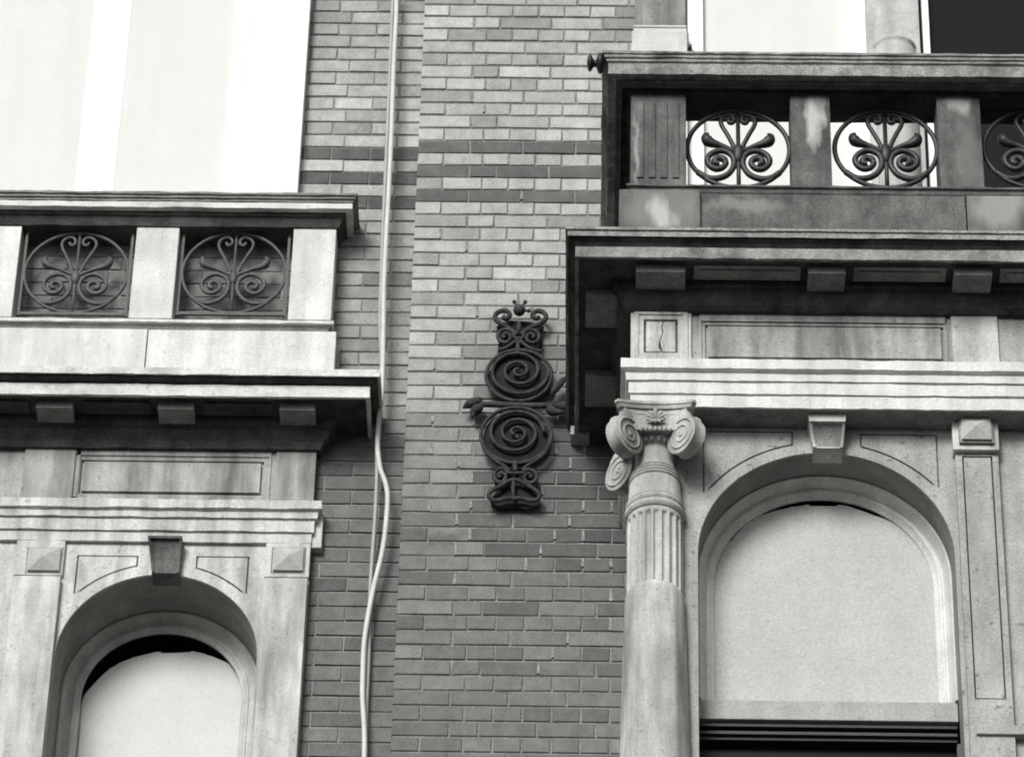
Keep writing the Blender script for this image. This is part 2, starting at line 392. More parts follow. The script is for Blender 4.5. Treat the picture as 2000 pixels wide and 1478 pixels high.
# ------------------------------------------------------------------ shared builders
def entablature(t, path, zt, prof_frieze, prof_arch, mat_f, mat_a):
    f = MB().molding(path, prof_frieze, seed=3).build('frieze', mat_f, t)
    a = MB().molding(path, prof_arch, seed=5).build('architrave', mat_a, t)
    return f, a
def groove_panel(t, poly, y, depth, mat, name='panel', prow=0.0):
    """panel lying in a pocket"""
    return MB().plate(poly, y-prow, y+depth+.004).build(name, mat, t)
def rect(x0, x1, z0, z1): return [(x0, z0), (x1, z0), (x1, z1), (x0, z1)]
def grow(poly, d):
    n = len(poly); out = []
    A = sum(poly[i][0]*poly[(i+1) % n][1]-poly[(i+1) % n][0]*poly[i][1] for i in range(n)); sg = 1 if A > 0 else -1
    for i in range(n):
        p0 = Vector(poly[i-1]); p1 = Vector(poly[i]); p2 = Vector(poly[(i+1) % n])
        d1 = (p1-p0).normalized(); d2 = (p2-p1).normalized()
        n1 = Vector((d1.y, -d1.x))*sg; n2 = Vector((d2.y, -d2.x))*sg
        mv = n1+n2; q = mv.dot(n1)
        mv = mv/q if abs(q) > .3 else n1
        out.append(tuple(p1+mv*d))
    return out
def spandrel(cx, zs, r, gap, xs, ztop, xin, n=14):
    """corner panel over an arch: xs outer side, xin its inner end near the keystone; arc kept gap outside the arch"""
    rr = r+gap; pts = []
    x_a, x_b = xs, xin
    if abs(x_a-cx) > rr*.995: x_a = cx + math.copysign(rr*.995, x_a-cx)
    pts.append((x_a, ztop)); 
    for i in range(n+1):
        x = x_a + (x_b-x_a)*i/n; pts.append((x, zs + math.sqrt(max(0, rr*rr-(x-cx)**2))))
    pts.append((x_b, ztop)); return pts
def diamond(t, x0, x1, z0, z1, y, dep, mat):
    cx, cz = (x0+x1)/2, (z0+z1)/2; b = .009
    MB().plate(rect(x0-.006, x1+.006, z0-.006, z1+.006), y+.0002, y+.012, [rect(x0-.0005, x1+.0005, z0-.0005, z1+.0005)]).build('boss_shade_border', 'dark_stone', t)  # flat dark border painting the shade of a groove round the boss
    x0 += .003; x1 -= .003; z0 += .003; z1 -= .003
    V = [(x0, y, z0), (x1, y, z0), (x1, y, z1), (x0, y, z1), (x0, y-b, z0), (x1, y-b, z0), (x1, y-b, z1), (x0, y-b, z1), (cx, y-dep, cz)]
    F = [(0, 1, 5, 4), (1, 2, 6, 5), (2, 3, 7, 6), (3, 0, 4, 7), (4, 5, 8), (5, 6, 8), (6, 7, 8), (7, 4, 8), (3, 2, 1, 0)]
    return MB().add(V, F).build('diamond_boss', mat, t)
def keystone(t, xt0, xt1, xb0, xb1, zt, zb, y, proj, mat, cap=.03, face=None):
    """console keystone: flat cap on top, then the face sweeps back as it goes down"""
    n = 9; V = []; F = []
    def ring(s):
        z = zt + (zb-zt)*s; a = xt0+(xb0-xt0)*s; b = xt1+(xb1-xt1)*s
        if s <= cap/(zt-zb): o = proj
        else:
            q = (s-cap/(zt-zb))/(1-cap/(zt-zb)); o = proj*(.92 - .62*math.sin(q*math.pi/2)) + .02*q*q
        return z, a, b, o
    ss = [0, cap/(zt-zb)-.001, cap/(zt-zb)+.001] + [cap/(zt-zb)+.001+(1-cap/(zt-zb)-.001)*i/n for i in range(1, n+1)]
    e = .010
    for s in ss:
        z, a, b, o = ring(s); inset = .007 if s > cap/(zt-zb) else 0
        V += [(a, y+.05, z), (a, y-o, z), (a+e, y-o, z), (a+e, y-o+inset, z), (b-e, y-o+inset, z), (b-e, y-o, z), (b, y-o, z), (b, y+.05, z)]
    m = len(ss)
    for i in range(m-1):
        for k in range(7): F.append((i*8+k, i*8+k+1, i*8+8+k+1, i*8+8+k))
        F.append((i*8+7, i*8, i*8+8, i*8+15))
    F.append(tuple(range(8))); F.append(tuple((m-1)*8+k for k in range(8)))
    o = MB().add(V, F).build('keystone', mat, t)
    if face:
        o.data.materials.append(M[face])
        for p in o.data.polygons:
            c_ = p.center
            if xb0+e*.5 < c_.x < xb1-e*.5 and c_.z < zt-cap-.001 and c_.y < y and c_.z > zb+.012: p.material_index = 1
    return o
def arch_outline(cx, zs, r, zb, n=40):
    return [(cx-r, zb)] + [(cx-r*math.cos(math.pi*i/n), zs+r*math.sin(math.pi*i/n)) for i in range(n+1)] + [(cx+r, zb)]
def arch_ring(mb, cx, zs, r0, r1, zb, y0, y1):
    o = arch_outline(cx, zs, r0, zb); i = arch_outline(cx, zs, r1, zb); n = len(o)
    V = [(x, y0, z) for x, z in o] + [(x, y0, z) for x, z in i] + [(x, y1, z) for x, z in o] + [(x, y1, z) for x, z in i]; F = []
    for k in range(n-1):
        F += [(k, k+1, n+k+1, n+k), (2*n+k, 2*n+k+1, 3*n+k+1, 3*n+k), (k, k+1, 2*n+k+1, 2*n+k), (n+k, n+k+1, 3*n+k+1, 3*n+k)]
    F += [(0, n, 3*n, 2*n), (n-1, 2*n-1, 4*n-1, 3*n-1)]
    return mb.add(V, F)
def balustrade_pier(t, x0, x1, y0, y1, z0, z1, mat, ribs=0):
    o = MB().box(x0, x1, y0, y1, z0, z1, .004)
    return o.build('pier', mat, t)

# scrollwork of the round balustrade grilles, in units of the ring radius
def grille(name, cx, cy, cz, r, th, mat, label, bars=0):
    t = thing(name, (cx, cy, cz-r), label, 'iron grille', 'round scrollwork grilles in the balustrades')
    P = lambda x, z, y=0: (cx+x*r, cy+y, cz+z*r)
    ring = [P(math.cos(2*math.pi*i/56), math.sin(2*math.pi*i/56)) for i in range(56)]
    MB().tube(ring, th, 8, True).build('ring', mat, t, True)
    MB().tube([P(0, 1), P(0, -.5), P(0, -1)], th*.85, 8).build('center_bar', mat, t, True)
    sp = [(.80, -.60), (.62, -.74), (.42, -.76), (.22, -.66), (.10, -.46), (.09, -.26), (.17, -.11), (.33, -.04), (.50, -.10), (.60, -.24), (.58, -.40), (.46, -.51), (.33, -.49), (.25, -.38), (.28, -.27), (.38, -.23), (.46, -.29), (.44, -.38), (.38, -.37)]
    hd = [(.05, -.12), (.10, .10), (.21, .38), (.33, .66), (.30, .82), (.17, .89), (.08, .82), (.09, .71), (.16, .69), (.19, .76)]
    lf = [(.05, -.06), (.20, .02), (.36, .10), (.50, .15), (.60, .22), (.63, .33), (.58, .42)]
    lr = [1.0, 1.0, 1.2, 1.8, 2.4, 1.7, .3]
    for s in (-1, 1):
        c = catmull([P(s*a, b) for a, b in sp], 5); n = len(c)
        MB().tube(c, [th*1.25*(1.0 if i < n*.75 else 1.15) for i in range(n)], 8).build('scroll', mat, t, True)
        MB().tube(catmull([P(s*a, b) for a, b in hd], 5), th*.95, 8).build('heart_strand', mat, t, True)
        c = catmull([P(s*a, b) for a, b in lf], 5); rr = []
        for i in range(len(c)):
            q = i/(len(c)-1)*(len(lr)-1); a = int(min(q, len(lr)-2)); rr.append(th*(lr[a]+(lr[a+1]-lr[a])*(q-a)))
        MB().tube(c, rr, 8).build('leaf', mat, t, True)
    MB().ball(P(0, -.12), th*2.4, 1, .9, 2.1).build('node', mat, t, True)
    if bars:
        for s in (-1, 1): MB().box(cx+s*r*1.03-th*.8, cx+s*r*1.03+th*.8, cy-th*.8, cy+th*.8, cz-r*1.08, cz+r*1.12, .001).build('side_bar', mat, t)
        MB().box(cx-r*1.02, cx+r*1.02, cy-th*.8, cy+th*.8, cz-r*1.03-th, cz-r*1.03+th, .001).build('bottom_bar', mat, t)
    return t

# =================================================================== LEFT BAY
XE_L = -3.1
FR = 0.0                                        # frieze plane
xfr = ax(617, 900, FR)                          # right hand corner of the bay
LP = [(XE_L, FR), (xfr, FR), (xfr, YW+.02)]
# --- cornice
ko = .245
Yc = FR-ko
z_ct = az(500, 719, Yc); z_c1 = az(500, 732, Yc); z_c2 = az(500, 750, Yc+.03)
z_f0 = az(500, 752, Yc+.04); z_f1 = az(500, 774, Yc+.04)
z_bed = az(400, 840, Yc+.175); z_fr_t = az(400, 880, FR)
tc = thing('stone_cornice', (-1.6, FR, z_f1), 'pale left hand cornice with bright fascia and deep shaded blocks, below the white balustrade', 'cornice', 'bracketed cornices')
MB().molding(LP, [(-.02, z_ct+.004), (ko, z_ct), (ko, z_c1), (ko-.006, z_c1), (ko-.012, z_c1+.006), (-.02, z_c1+.006)], seed=1).build('crown_molding', 'cornice_stone', tc)
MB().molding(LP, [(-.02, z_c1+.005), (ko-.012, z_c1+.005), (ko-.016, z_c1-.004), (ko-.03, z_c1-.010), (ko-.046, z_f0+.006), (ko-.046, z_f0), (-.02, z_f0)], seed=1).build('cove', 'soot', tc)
MB().molding(LP, [(-.02, z_f0-.001), (ko-.040, z_f0-.001), (ko-.040, z_f1), (ko-.052, z_f1), (ko-.055, z_f1+.012), (-.02, z_f1+.012)], seed=2).build('fascia', 'cornice_stone', tc)
zs_ = z_f1+.008
MB().molding(LP, [(-.02, z_f1+.0115), (ko-.053, z_f1+.0115), (ko-.053, z_f1+.008), (-.02, z_f1+.008)], seed=2).build('soffit', 'soot', tc)  # thin dark layer painting shade onto the cornice underside
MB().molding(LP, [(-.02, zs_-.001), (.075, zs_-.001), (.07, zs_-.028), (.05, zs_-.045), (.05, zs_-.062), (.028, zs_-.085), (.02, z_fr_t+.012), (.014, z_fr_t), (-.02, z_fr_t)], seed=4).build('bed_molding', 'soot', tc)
mod_l = []
for (a, b) in ((70, 142), (308, 379), (546, 616)):
    x0, x1 = ax(a, 800, Yc+.1), ax(b, 800, Yc+.1)
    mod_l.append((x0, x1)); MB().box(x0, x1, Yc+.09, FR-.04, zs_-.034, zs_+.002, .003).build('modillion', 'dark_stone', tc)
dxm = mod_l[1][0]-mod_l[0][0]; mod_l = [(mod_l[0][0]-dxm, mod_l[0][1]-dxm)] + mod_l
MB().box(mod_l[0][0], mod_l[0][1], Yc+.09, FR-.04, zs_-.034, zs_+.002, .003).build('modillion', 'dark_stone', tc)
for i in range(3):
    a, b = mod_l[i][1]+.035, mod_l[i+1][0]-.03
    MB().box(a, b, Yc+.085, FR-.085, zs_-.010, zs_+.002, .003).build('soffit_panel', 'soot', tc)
# --- entablature below it
z_a0 = az(400, 975, FR-.035); z_ab = az(400, 1058, FR)
za = [az(400, y, FR-o) for y, o in ((991, .035), (998, .02), (1010, .018), (1013, .01), (1036, .009), (1039, 0.0))]
te = thing('stone_entablature', (-1.6, FR, z_ab), 'grey frieze with one long panel over banded pale architrave, above the left arched window', 'entablature', 'panelled entablatures')
fx0, fx1 = ax(161, 930, FR), ax(508, 930, FR); fz0, fz1 = az(330, 961, FR+.01), az(330, 904, FR+.01)
MB().box(XE_L, xfr-.001, FR+.022, YW+.02, z_a0-.02, z_fr_t+.03, 0).build('frieze_core', 'frieze_stone', te)
pan = rect(fx0, fx1, fz0, fz1)
xlb0, xlb1 = ax(54, 930, FR), ax(144, 930, FR); xrb = ax(537, 930, FR)
MB().plate(rect(xlb1, xrb, z_a0-.02, z_fr_t+.02), FR+.010, FR+.023, [grow(pan, .011)]).build('frieze', 'frieze_stone', te)
MB().plate(rect(xlb1+.018, xrb-.018, z_a0, z_fr_t+.02), FR+.004, FR+.012, [grow(pan, .03)]).build('panel_border', 'frieze_stone', te)
MB().plate(pan, FR+.006, FR+.023).build('frieze_panel', 'frieze_stone', te)
MB().box(xrb, xfr, FR, FR+.03, z_a0-.02, z_fr_t+.02, .002).build('frieze_block', 'frieze_stone', te)
MB().box(xlb0-.02, xlb1, FR, FR+.03, z_a0-.02, z_fr_t+.02, .002).build('frieze_block', 'frieze_stone', te)
MB().box(XE_L, xlb0-.02, FR+.012, FR+.03, z_a0-.02, z_fr_t+.02, .002).build('frieze', 'frieze_stone', te)
MB().molding(LP, [(-.02, z_a0+.006), (.035, z_a0), (.035, za[0]), (.022, za[1]), (.020, za[2]), (.010, za[2]-.001), (.010, za[4]), (.0, za[4]-.001), (.0, z_ab), (-.02, z_ab)], seed=6).build('architrave', 'bay_stone', te)
MB().box(xfr-.005, ax(631, 1020, .02), .012, YW+.02, z_ab-.012, z_a0-.02, .006).build('architrave_end', 'bay_stone', te)
# --- arch wall
AY = FR+.016; XY = FR+.005
zap = az(320, 1121, AY); xL, xR = ax(110, 1249, AY), ax(504, 1249, AY); rA = (xR-xL)/2; cxA = (xR+xL)/2; zsA = zap-rA
zb0 = 9.7
ts = thing('arched_window_surround', (cxA, AY, zb0), 'pale stone arch surround with dark keystone and diamond bosses, lower left', 'window surround', 'arched window surrounds')
xp0, xp1 = ax(120, 1120, AY), ax(516, 1120, AY)
zwt = z_ab-.001
sl = spandrel(cxA, zsA, rA, .052, ax(154, 1090, AY), az(200, 1087, AY), ax(267, 1090, AY))
sr = spandrel(cxA, zsA, rA, .052, ax(484, 1090, AY), az(440, 1089, AY), ax(387, 1090, AY))
outer = [(XE_L, zb0)] + arch_outline(cxA, zsA, rA, zb0) + [(xfr, zb0), (xfr, zwt), (XE_L, zwt)]
def groove_wall(t, outer, y, ydeep, holes, mat):
    MB().plate(outer, y, y+.011, [grow(h, .007) for h in holes]).build('spandrel_wall', mat, t)
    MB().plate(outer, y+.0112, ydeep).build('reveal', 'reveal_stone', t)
    for h in holes: MB().plate(h, y-.001, y+.012).build('spandrel_panel', mat, t)
FYL = AY+.235
groove_wall(ts, outer, AY, FYL, [sl, sr], 'bay_stone')
kx = [ax(289, 1057, AY-.04), ax(356, 1057, AY-.04), ax(297, 1120, AY-.02), ax(350, 1120, AY-.02)]
keystone(ts, *kx, zwt-.004, az(320, 1122, AY-.02), AY, .06, 'sooty_shade_stone', cap=.012)  # sooty tone also paints the shade on this down-facing keystone
for (a, b, c, d, e0, e1) in ((30, 125, 1123, 54, 119, 0), (518, 606, 1127, 533, 594, 0)):
    x0, x1 = ax(a, 1090, FR), ax(b, 1090, FR)
    if a > 500: x1 = xfr
    zbk = az((a+b)/2, c, FR)
    MB().box(x0, x1, FR-.002, AY+.02, zbk, zwt-.001, .003).build('pilaster_cap', 'bay_stone', ts)
    diamond(ts, ax(d, 1095, FR), ax(e0, 1095, FR), az((d+e0)/2, 1116, FR-.005), az((d+e0)/2, 1070, FR-.005), FR-.0027, .030, 'boss_stone')
    MB().box(x0+.004, x1-.003, FR-.014, AY+.02, zb0, zbk-.012, .004).build('pilaster_shaft', 'bay_stone', ts)
# --- window in the arch
def window(tname, cx, zs, r, zb, y, fm, boardpoly, boardmat, label, steps, back, zfb=None):
    t = thing(tname, (cx, y, zb), label, 'window', 'arched windows')
    out_ = [arch_outline(cx, zs, r+.001-a, zfb or zb, 56) for a, d in steps]; n = len(out_[0]); V = []; F = []
    for (a, d), o_ in zip(steps, out_): V += [(x, y+d, z) for x, z in o_]
    V += [(x, y+back, z) for x, z in out_[-1]] + [(x, y+back, z) for x, z in out_[0]]; m_ = len(steps)+2
    for i in range(m_):
        j = (i+1) % m_
        for k in range(n-1): F.append((i*n+k, i*n+k+1, j*n+k+1, j*n+k))
    F += [tuple(i*n for i in range(m_)), tuple(i*n+n-1 for i in range(m_))]
    autosmooth(MB().add(V, F).build('frame', fm, t), 25)
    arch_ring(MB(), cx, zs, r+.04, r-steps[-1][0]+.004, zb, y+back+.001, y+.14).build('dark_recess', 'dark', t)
    MB().plate(boardpoly, y+.070, y+.082).build('board', boardmat, t)
    MB().plate(arch_outline(cx, zs, r+.02, zb), y+.142, y+.15).build('window_pane', 'dark', t)
    return t
BY = FYL+.070
bl = [(159, 1374), (166, 1355), (188, 1330), (215, 1305), (250, 1287), (290, 1276), (312, 1272), (320, 1275), (368, 1273), (376, 1271), (405, 1278), (440, 1292), (470, 1308), (484, 1322), (484, 1478)]
bl = [at(u, v, BY) for u, v in bl]
bl = [tuple(p) for p in catmull(bl[:-1], 4)] + [bl[-1]]
for i in range(len(bl)-2): bl[i] = (bl[i][0], bl[i][1] + .003*noise.noise(Vector((bl[i][0]*60, 0, 0))))
x_l0 = at(150, 1440, BY)[0]
bl = [(x_l0, 9.7), (x_l0, bl[0][1]-.02)] + bl[:-1] + [(bl[-1][0], 9.7)]
window('arched_window', cxA, zsA, rA, 9.7, FYL, 'cream_frame', bl, 'pale_board', 'arched window closed with a pale speckled board, lower left', steps=((0, .002), (.004, -.003), (.010, -.003), (.014, .003), (.018, .012), (.036, .028), (.044, .033), (.047, .028), (.056, .028), (.060, .034), (.074, .040)), back=.05)
# --- balustrade
RY = FR-.105                                   # rail front
tb = thing('stone_balustrade', (-1.7, FR-.06, az(400, 716, FR-.065)), 'clean white stone balustrade over the left cornice with plain square piers', 'balustrade', 'stone balustrades')
xrr = ax(654, 500, FR-.065)
RP = [(XE_L, FR-.065), (xrr, FR-.065), (xrr, YW+.02)]
ro = [ (FR-.065)-(RY), ]
zr0 = az(400, 382, RY-.02); 
o2 = .07; zpt_ = az(400, 443, FR-.07)
zq_a = az(400, 398, RY); zq_b = az(400, 412, RY)
MB().molding(RP, [(-.1, zr0), (o2+.012, zr0), (o2+.012, zr0-.010), (o2+.004, zr0-.011), (o2+.004, zr0-.022), (o2-.004, zr0-.023), (o2-.004, zr0-.034), (o2-.006, zq_a+.001), (-.1, zq_a+.001)], seed=8).build('handrail', 'dark_stone', tb)
MB().molding(RP, [(-.1, zq_a), (o2-.008, zq_a), (o2-.008, zq_b), (o2-.03, zq_b), (-.1, zq_b)], seed=8).build('rail_fascia', 'cornice_stone', tb)
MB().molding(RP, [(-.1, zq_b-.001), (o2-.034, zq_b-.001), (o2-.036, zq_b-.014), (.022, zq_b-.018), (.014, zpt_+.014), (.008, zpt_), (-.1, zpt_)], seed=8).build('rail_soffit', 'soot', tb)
zpt = az(460, 446, FR-.065); zpb = az(460, 623, FR-.065)
for a, b in ((-53, 32), (259, 343), (568, 654)):
    x0, x1 = ax(a, 535, FR-.065), (xrr if b == 654 else ax(b, 535, FR-.065))
    MB().box(x0, x1, FR-.065, YW-.005, zpb, zpt+.02, .004).build('pier', 'pale_stone', tb)
zm0 = az(400, 623, FR-.08); zm1 = az(400, 644, FR-.065)
MB().molding(RP, [(-.1, zm0), (.012, zm0), (.012, zm0-.014), (.004, zm0-.016), (-.1, zm0-.016)], seed=9).build('base_lip', 'pale_stone', tb)
MB().molding(RP, [(-.1, zm0-.017), (.002, zm0-.017), (-.006, zm0-.026), (-.012, zm1), (-.1, zm1)], seed=9).build('base_molding', 'dark_stone', tb)  # darker band paints the shade under the base lip
xj = ax(286, 680, FR-.065); zpl = az(400, 719, FR-.065)
MB().box(XE_L, xj-.002, FR-.067, YW+.01, zpl-.01, zm1-.001, .003).build('plinth_block', 'pale_stone', tb)
MB().box(xj+.002, ax(655, 680, FR-.065), FR-.064, YW+.01, zpl-.01, zm1-.001, .003).build('plinth_block', 'pale_stone', tb)
MB().box(ax(655, 680, FR-.065)+.001, ax(663, 680, 0), YW-.03, YW+.01, zpl-.04, zm1+.0, .003).build('plinth_return', 'frieze_stone', tb)
GYL = FR-.028
for i, (cu, lab) in enumerate(((457, 'grey iron scroll grille between the middle and end white piers of the left balustrade'), (149, 'grey iron scroll grille left of the middle white pier of the left balustrade'))):
    x0, zc = at(cu, 533, GYL); r = (ax(cu+101, 533, GYL)-ax(cu-101, 533, GYL))/2
    grille('iron_grille', x0, GYL, zc, r, .0070, 'grey_iron', lab, bars=1)
# --- upper window wall of the left bay
tu = thing('upper_window', (-1.8, .0, 13.0), 'bright white painted window wall with pale blinds above the left balustrade', 'window')
zu0, zu1 = 12.6, 14.9
def vx(u0, v0, u1, v1, y): return (ax(u0, v0, y)+ax(u1, v1, y))/2
a1, a2 = vx(178, 30, 147, 378, 0), vx(252, 30, 224, 378, 0); a3, a4 = vx(471, 30, 431, 378, 0), vx(604, 30, 582.5, 378, 0)
zr_ = zr0-.03
MB().box(a3+.05, a4, -.01, .16, zr_, zu1, .003).build('white_pilaster', 'white_paint', tu)
MB().box(a3, a3+.0498, -.008, .16, zr_, zu1, .003).build('window_frame', 'white_paint', tu)
MB().box(a1, a2, .0095, .16, zr_, zu1, .003).build('mullion', 'white_paint', tu)
MB().box(a2, a3, .0115, .04, zr_, zu1, 0).build('blind', 'blind', tu)
MB().box(XE_L, a1, .0115, .04, zr_, zu1, 0).build('blind', 'blind', tu)
MB().box(XE_L, a4-.02, .165, .3, zr_, zu1, 0).build('backing', 'white_paint', tu)

# =================================================================== RIGHT BAY
XE_R = 2.3
F2 = -.91
xf2 = ax(1232, 650, F2)
P2 = [(xf2, .02), (xf2, F2), (XE_R, F2)]
ko = .24; Yc = F2-ko
z_ct = az(1500, 446, Yc); z_c1 = az(1500, 461, Yc); z_c2 = az(1500, 481, Yc+.025)
z_f1 = az(1500, 503, Yc+.03); zs_ = z_f1+.008; z_fr_t = az(1500, 613, F2)
tc2 = thing('stone_cornice', (.9, F2, z_f1), 'sooty deep right hand cornice with mottled fascia, projecting far out over the column', 'cornice', 'bracketed cornices')
MB().molding(P2, [(-.02, z_ct+.004), (ko, z_ct), (ko, z_ct-.012), (ko-.007, z_ct-.014), (ko-.007, z_c1), (ko-.014, z_c1+.005), (-.02, z_c1+.005)], wob=.0018, seed=11).build('crown_molding', 'sooty_cornice', tc2)
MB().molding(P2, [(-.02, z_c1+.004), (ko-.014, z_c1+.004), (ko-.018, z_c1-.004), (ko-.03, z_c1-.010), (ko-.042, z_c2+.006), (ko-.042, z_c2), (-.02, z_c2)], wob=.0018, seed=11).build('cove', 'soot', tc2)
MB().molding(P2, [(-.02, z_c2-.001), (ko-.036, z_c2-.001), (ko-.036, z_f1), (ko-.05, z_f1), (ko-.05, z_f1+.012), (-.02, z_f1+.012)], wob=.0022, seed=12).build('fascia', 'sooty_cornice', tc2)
MB().molding(P2, [(-.02, z_f1+.0115), (ko-.051, z_f1+.0115), (ko-.051, z_f1+.008), (-.02, z_f1+.008)], seed=2).build('soffit', 'soot', tc2)  # dark underside layer, sooty and with shade in its colour
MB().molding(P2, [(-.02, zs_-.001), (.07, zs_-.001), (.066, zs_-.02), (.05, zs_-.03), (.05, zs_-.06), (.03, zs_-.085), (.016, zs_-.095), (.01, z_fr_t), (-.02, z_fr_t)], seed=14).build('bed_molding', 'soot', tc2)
mr = []
for a, b in ((1242, 1339), (1578, 1651), (1862, 1937)):
    x0, x1 = ax(a, 530, Yc+.1), ax(b, 530, Yc+.1); mr.append((x0, x1))
d = mr[2][0]-mr[1][0]; mr.append((mr[2][0]+d, mr[2][1]+d))
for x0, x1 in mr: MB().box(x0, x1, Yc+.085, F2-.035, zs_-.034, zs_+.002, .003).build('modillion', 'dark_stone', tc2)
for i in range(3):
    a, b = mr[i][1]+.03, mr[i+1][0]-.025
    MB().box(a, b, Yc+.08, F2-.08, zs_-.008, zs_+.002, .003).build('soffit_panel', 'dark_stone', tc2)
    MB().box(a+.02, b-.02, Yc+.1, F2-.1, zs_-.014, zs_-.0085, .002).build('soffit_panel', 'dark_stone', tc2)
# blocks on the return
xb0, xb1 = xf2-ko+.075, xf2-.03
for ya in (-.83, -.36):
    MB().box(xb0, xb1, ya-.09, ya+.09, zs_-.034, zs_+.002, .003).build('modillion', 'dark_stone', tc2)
# --- entablature
zA = [az(1600, y, F2-o) for y, o in ((703, .035), (721, .035), (729, .02), (744, .018), (770, .008), (797, 0))]
te2 = thing('stone_entablature', (.9, F2, zA[5]), 'bright banded architrave and panelled frieze carried by the fluted column, right', 'entablature', 'panelled entablatures')
z_a0, z_ab2 = zA[0], zA[5]
MB().box(xf2+.001, XE_R, F2+.024, .02, z_a0-.02, z_fr_t+.02, 0).build('frieze_core', 'frieze_stone', te2)
pan = rect(ax(1383, 660, F2), ax(1838, 660, F2), az(1600, 696, F2), az(1600, 637, F2))
xs0, xs1 = ax(1350, 660, F2), ax(1859, 660, F2); xs2 = ax(1950, 660, F2)
MB().plate(rect(xs0, xs1, z_a0-.02, z_fr_t+.02), F2+.012, F2+.025, [grow(pan, .011)]).build('frieze', 'frieze_stone', te2)
MB().plate(rect(xs0+.03, xs1-.02, z_a0+.005, z_fr_t+.02), F2+.005, F2+.014, [grow(pan, .024)]).build('panel_border', 'frieze_stone', te2)
MB().plate(pan, F2+.006, F2+.025).build('frieze_panel', 'frieze_stone', te2)
sp = rect(ax(1262, 655, F2), ax(1319, 655, F2), az(1290, 685, F2), az(1290, 627, F2))
MB().plate(rect(xf2, xs0, z_a0-.02, z_fr_t+.02), F2, F2+.024, [grow(sp, .009)]).build('frieze_block', 'bay_stone', te2)
MB().plate(rect(xf2+.012, xs0-.012, z_a0, z_fr_t+.02), F2-.006, F2+.0005, [grow(sp, .028)]).build('panel_border', 'bay_stone', te2)
# the small panel is split by a jagged crack
sx0, sx1, sz0, sz1 = sp[0][0], sp[1][0], sp[0][1], sp[2][1]; xm = sx0+(sx1-sx0)*.50
ck = [(xm+o*.004, sz0+(sz1-sz0)*i/6) for i, o in enumerate((1.5, 0, -1, .5, 2, 1, 2.5))]
MB().plate([(sx0, sz0)] + [(x-.002-(.006 if i < 2 else 0), z) for i, (x, z) in enumerate(ck)] + [(sx0, sz1)], F2+.004, F2+.024).build('cracked_panel', 'bay_stone', te2)
MB().plate([(sx1, sz0), (sx1, sz1)] + [(x+.002, z) for x, z in ck[::-1]], F2+.004, F2+.024).build('cracked_panel', 'bay_stone', te2)
MB().box(xs1, xs2, F2, F2+.03, z_a0-.02, z_fr_t+.02, .002).build('frieze_block', 'bay_stone', te2)
MB().box(xs2, XE_R, F2+.012, F2+.03, z_a0-.02, z_fr_t+.02, .002).build('frieze', 'frieze_stone', te2)
MB().molding(P2, [(-.1, z_a0+.006), (.035, z_a0), (.035, zA[1]), (.025, zA[1]-.006), (.022, zA[2]), (.018, zA[2]-.002), (.016, zA[3]), (.008, zA[3]-.001), (.008, zA[4]), (.0, zA[4]-.001), (.0, z_ab2), (-.1, z_ab2)], seed=16).build('architrave', 'pale_stone', te2)
MB().box(xf2+.012, XE_R, F2+.012, .02, z_ab2-.0025, z_ab2-.0003, 0).build('architrave_soffit', 'dark_stone', te2)  # thin dark sheet painting shade onto the architrave underside
MB().box(xf2+.1, XE_R, F2+.1, .02, z_ab2, z_a0, 0).build('architrave_core', 'bay_stone', te2)

# --- arch wall
A2 = F2+.115
zap = az(1617, 884, A2); xL, xR = ax(1363, 1100, A2), ax(1866, 1100, A2); r2 = (xR-xL)/2; c2 = (xR+xL)/2; zs2 = zap-r2
ts2 = thing('arched_window_surround', (c2, A2, zb0), 'pale stone arch surround with console keystone, between the fluted column and panelled pilaster', 'window surround', 'arched window surrounds')
xw = ax(1238, 1000, A2)
outer = [(xw, zb0)] + arch_outline(c2, zs2, r2, zb0) + [(XE_R, zb0), (XE_R, z_ab2-.003), (xw, z_ab2-.003)]
sl = spandrel(c2, zs2, r2, .05, ax(1376, 900, A2), az(1450, 845, A2), ax(1545, 850, A2))
sr = spandrel(c2, zs2, r2, .05, ax(1829, 900, A2), az(1760, 851, A2), ax(1683, 855, A2))
FY2 = A2+.135
groove_wall(ts2, outer, A2, FY2, [sl, sr], 'side_stone')
MB().box(xw, ax(1352, 1100, A2), FY2, .0, zb0, z_ab2, 0).build('side_wall', 'bay_stone', ts2)
keystone(ts2, ax(1577, 805, F2+.03), ax(1653, 805, F2+.03), ax(1588, 878, A2-.03), ax(1646, 878, A2-.03), az(1615, 803, F2+.03), az(1616, 881, A2-.02), A2, .085, 'bay_stone', cap=.045, face='dark_stone')  # darker face colour paints the shade below the keystone cap
PY = A2-.05
xq0, xq1 = ax(1860, 840, PY), ax(1950, 840, PY); zq0, zq1 = az(1905, 878, PY), az(1905, 809, PY)
MB().box(xq0, xq1, PY, A2+.02, zq0, zq1, .004).build('pilaster_cap', 'bay_stone', ts2)
MB().box(ax(1873, 840, PY), ax(1938, 840, PY), PY-.012, PY+.01, az(1905, 865, PY), az(1905, 817, PY), .002).build('boss_block', 'bay_stone', ts2)
diamond(ts2, ax(1874, 840, PY)+.002, ax(1937, 840, PY)-.002, az(1905, 863, PY-.01)+.002, az(1905, 818, PY-.01)-.002, PY-.0127, .030, 'boss_stone')
PS = A2-.028
zsb = az(1920, 1362, PS)
pz1 = az(1910, 893, PS)
px0, px1 = ax(1888, 1000, PS), ax(1941, 1000, PS)
pan = rect(px0, px1, zsb, pz1)
MB().plate(rect(xq0+.008, xq1-.004, zb0, zq0-.004), PS, A2+.02, [grow(pan, .006)]).build('pilaster_shaft', 'side_stone', ts2)
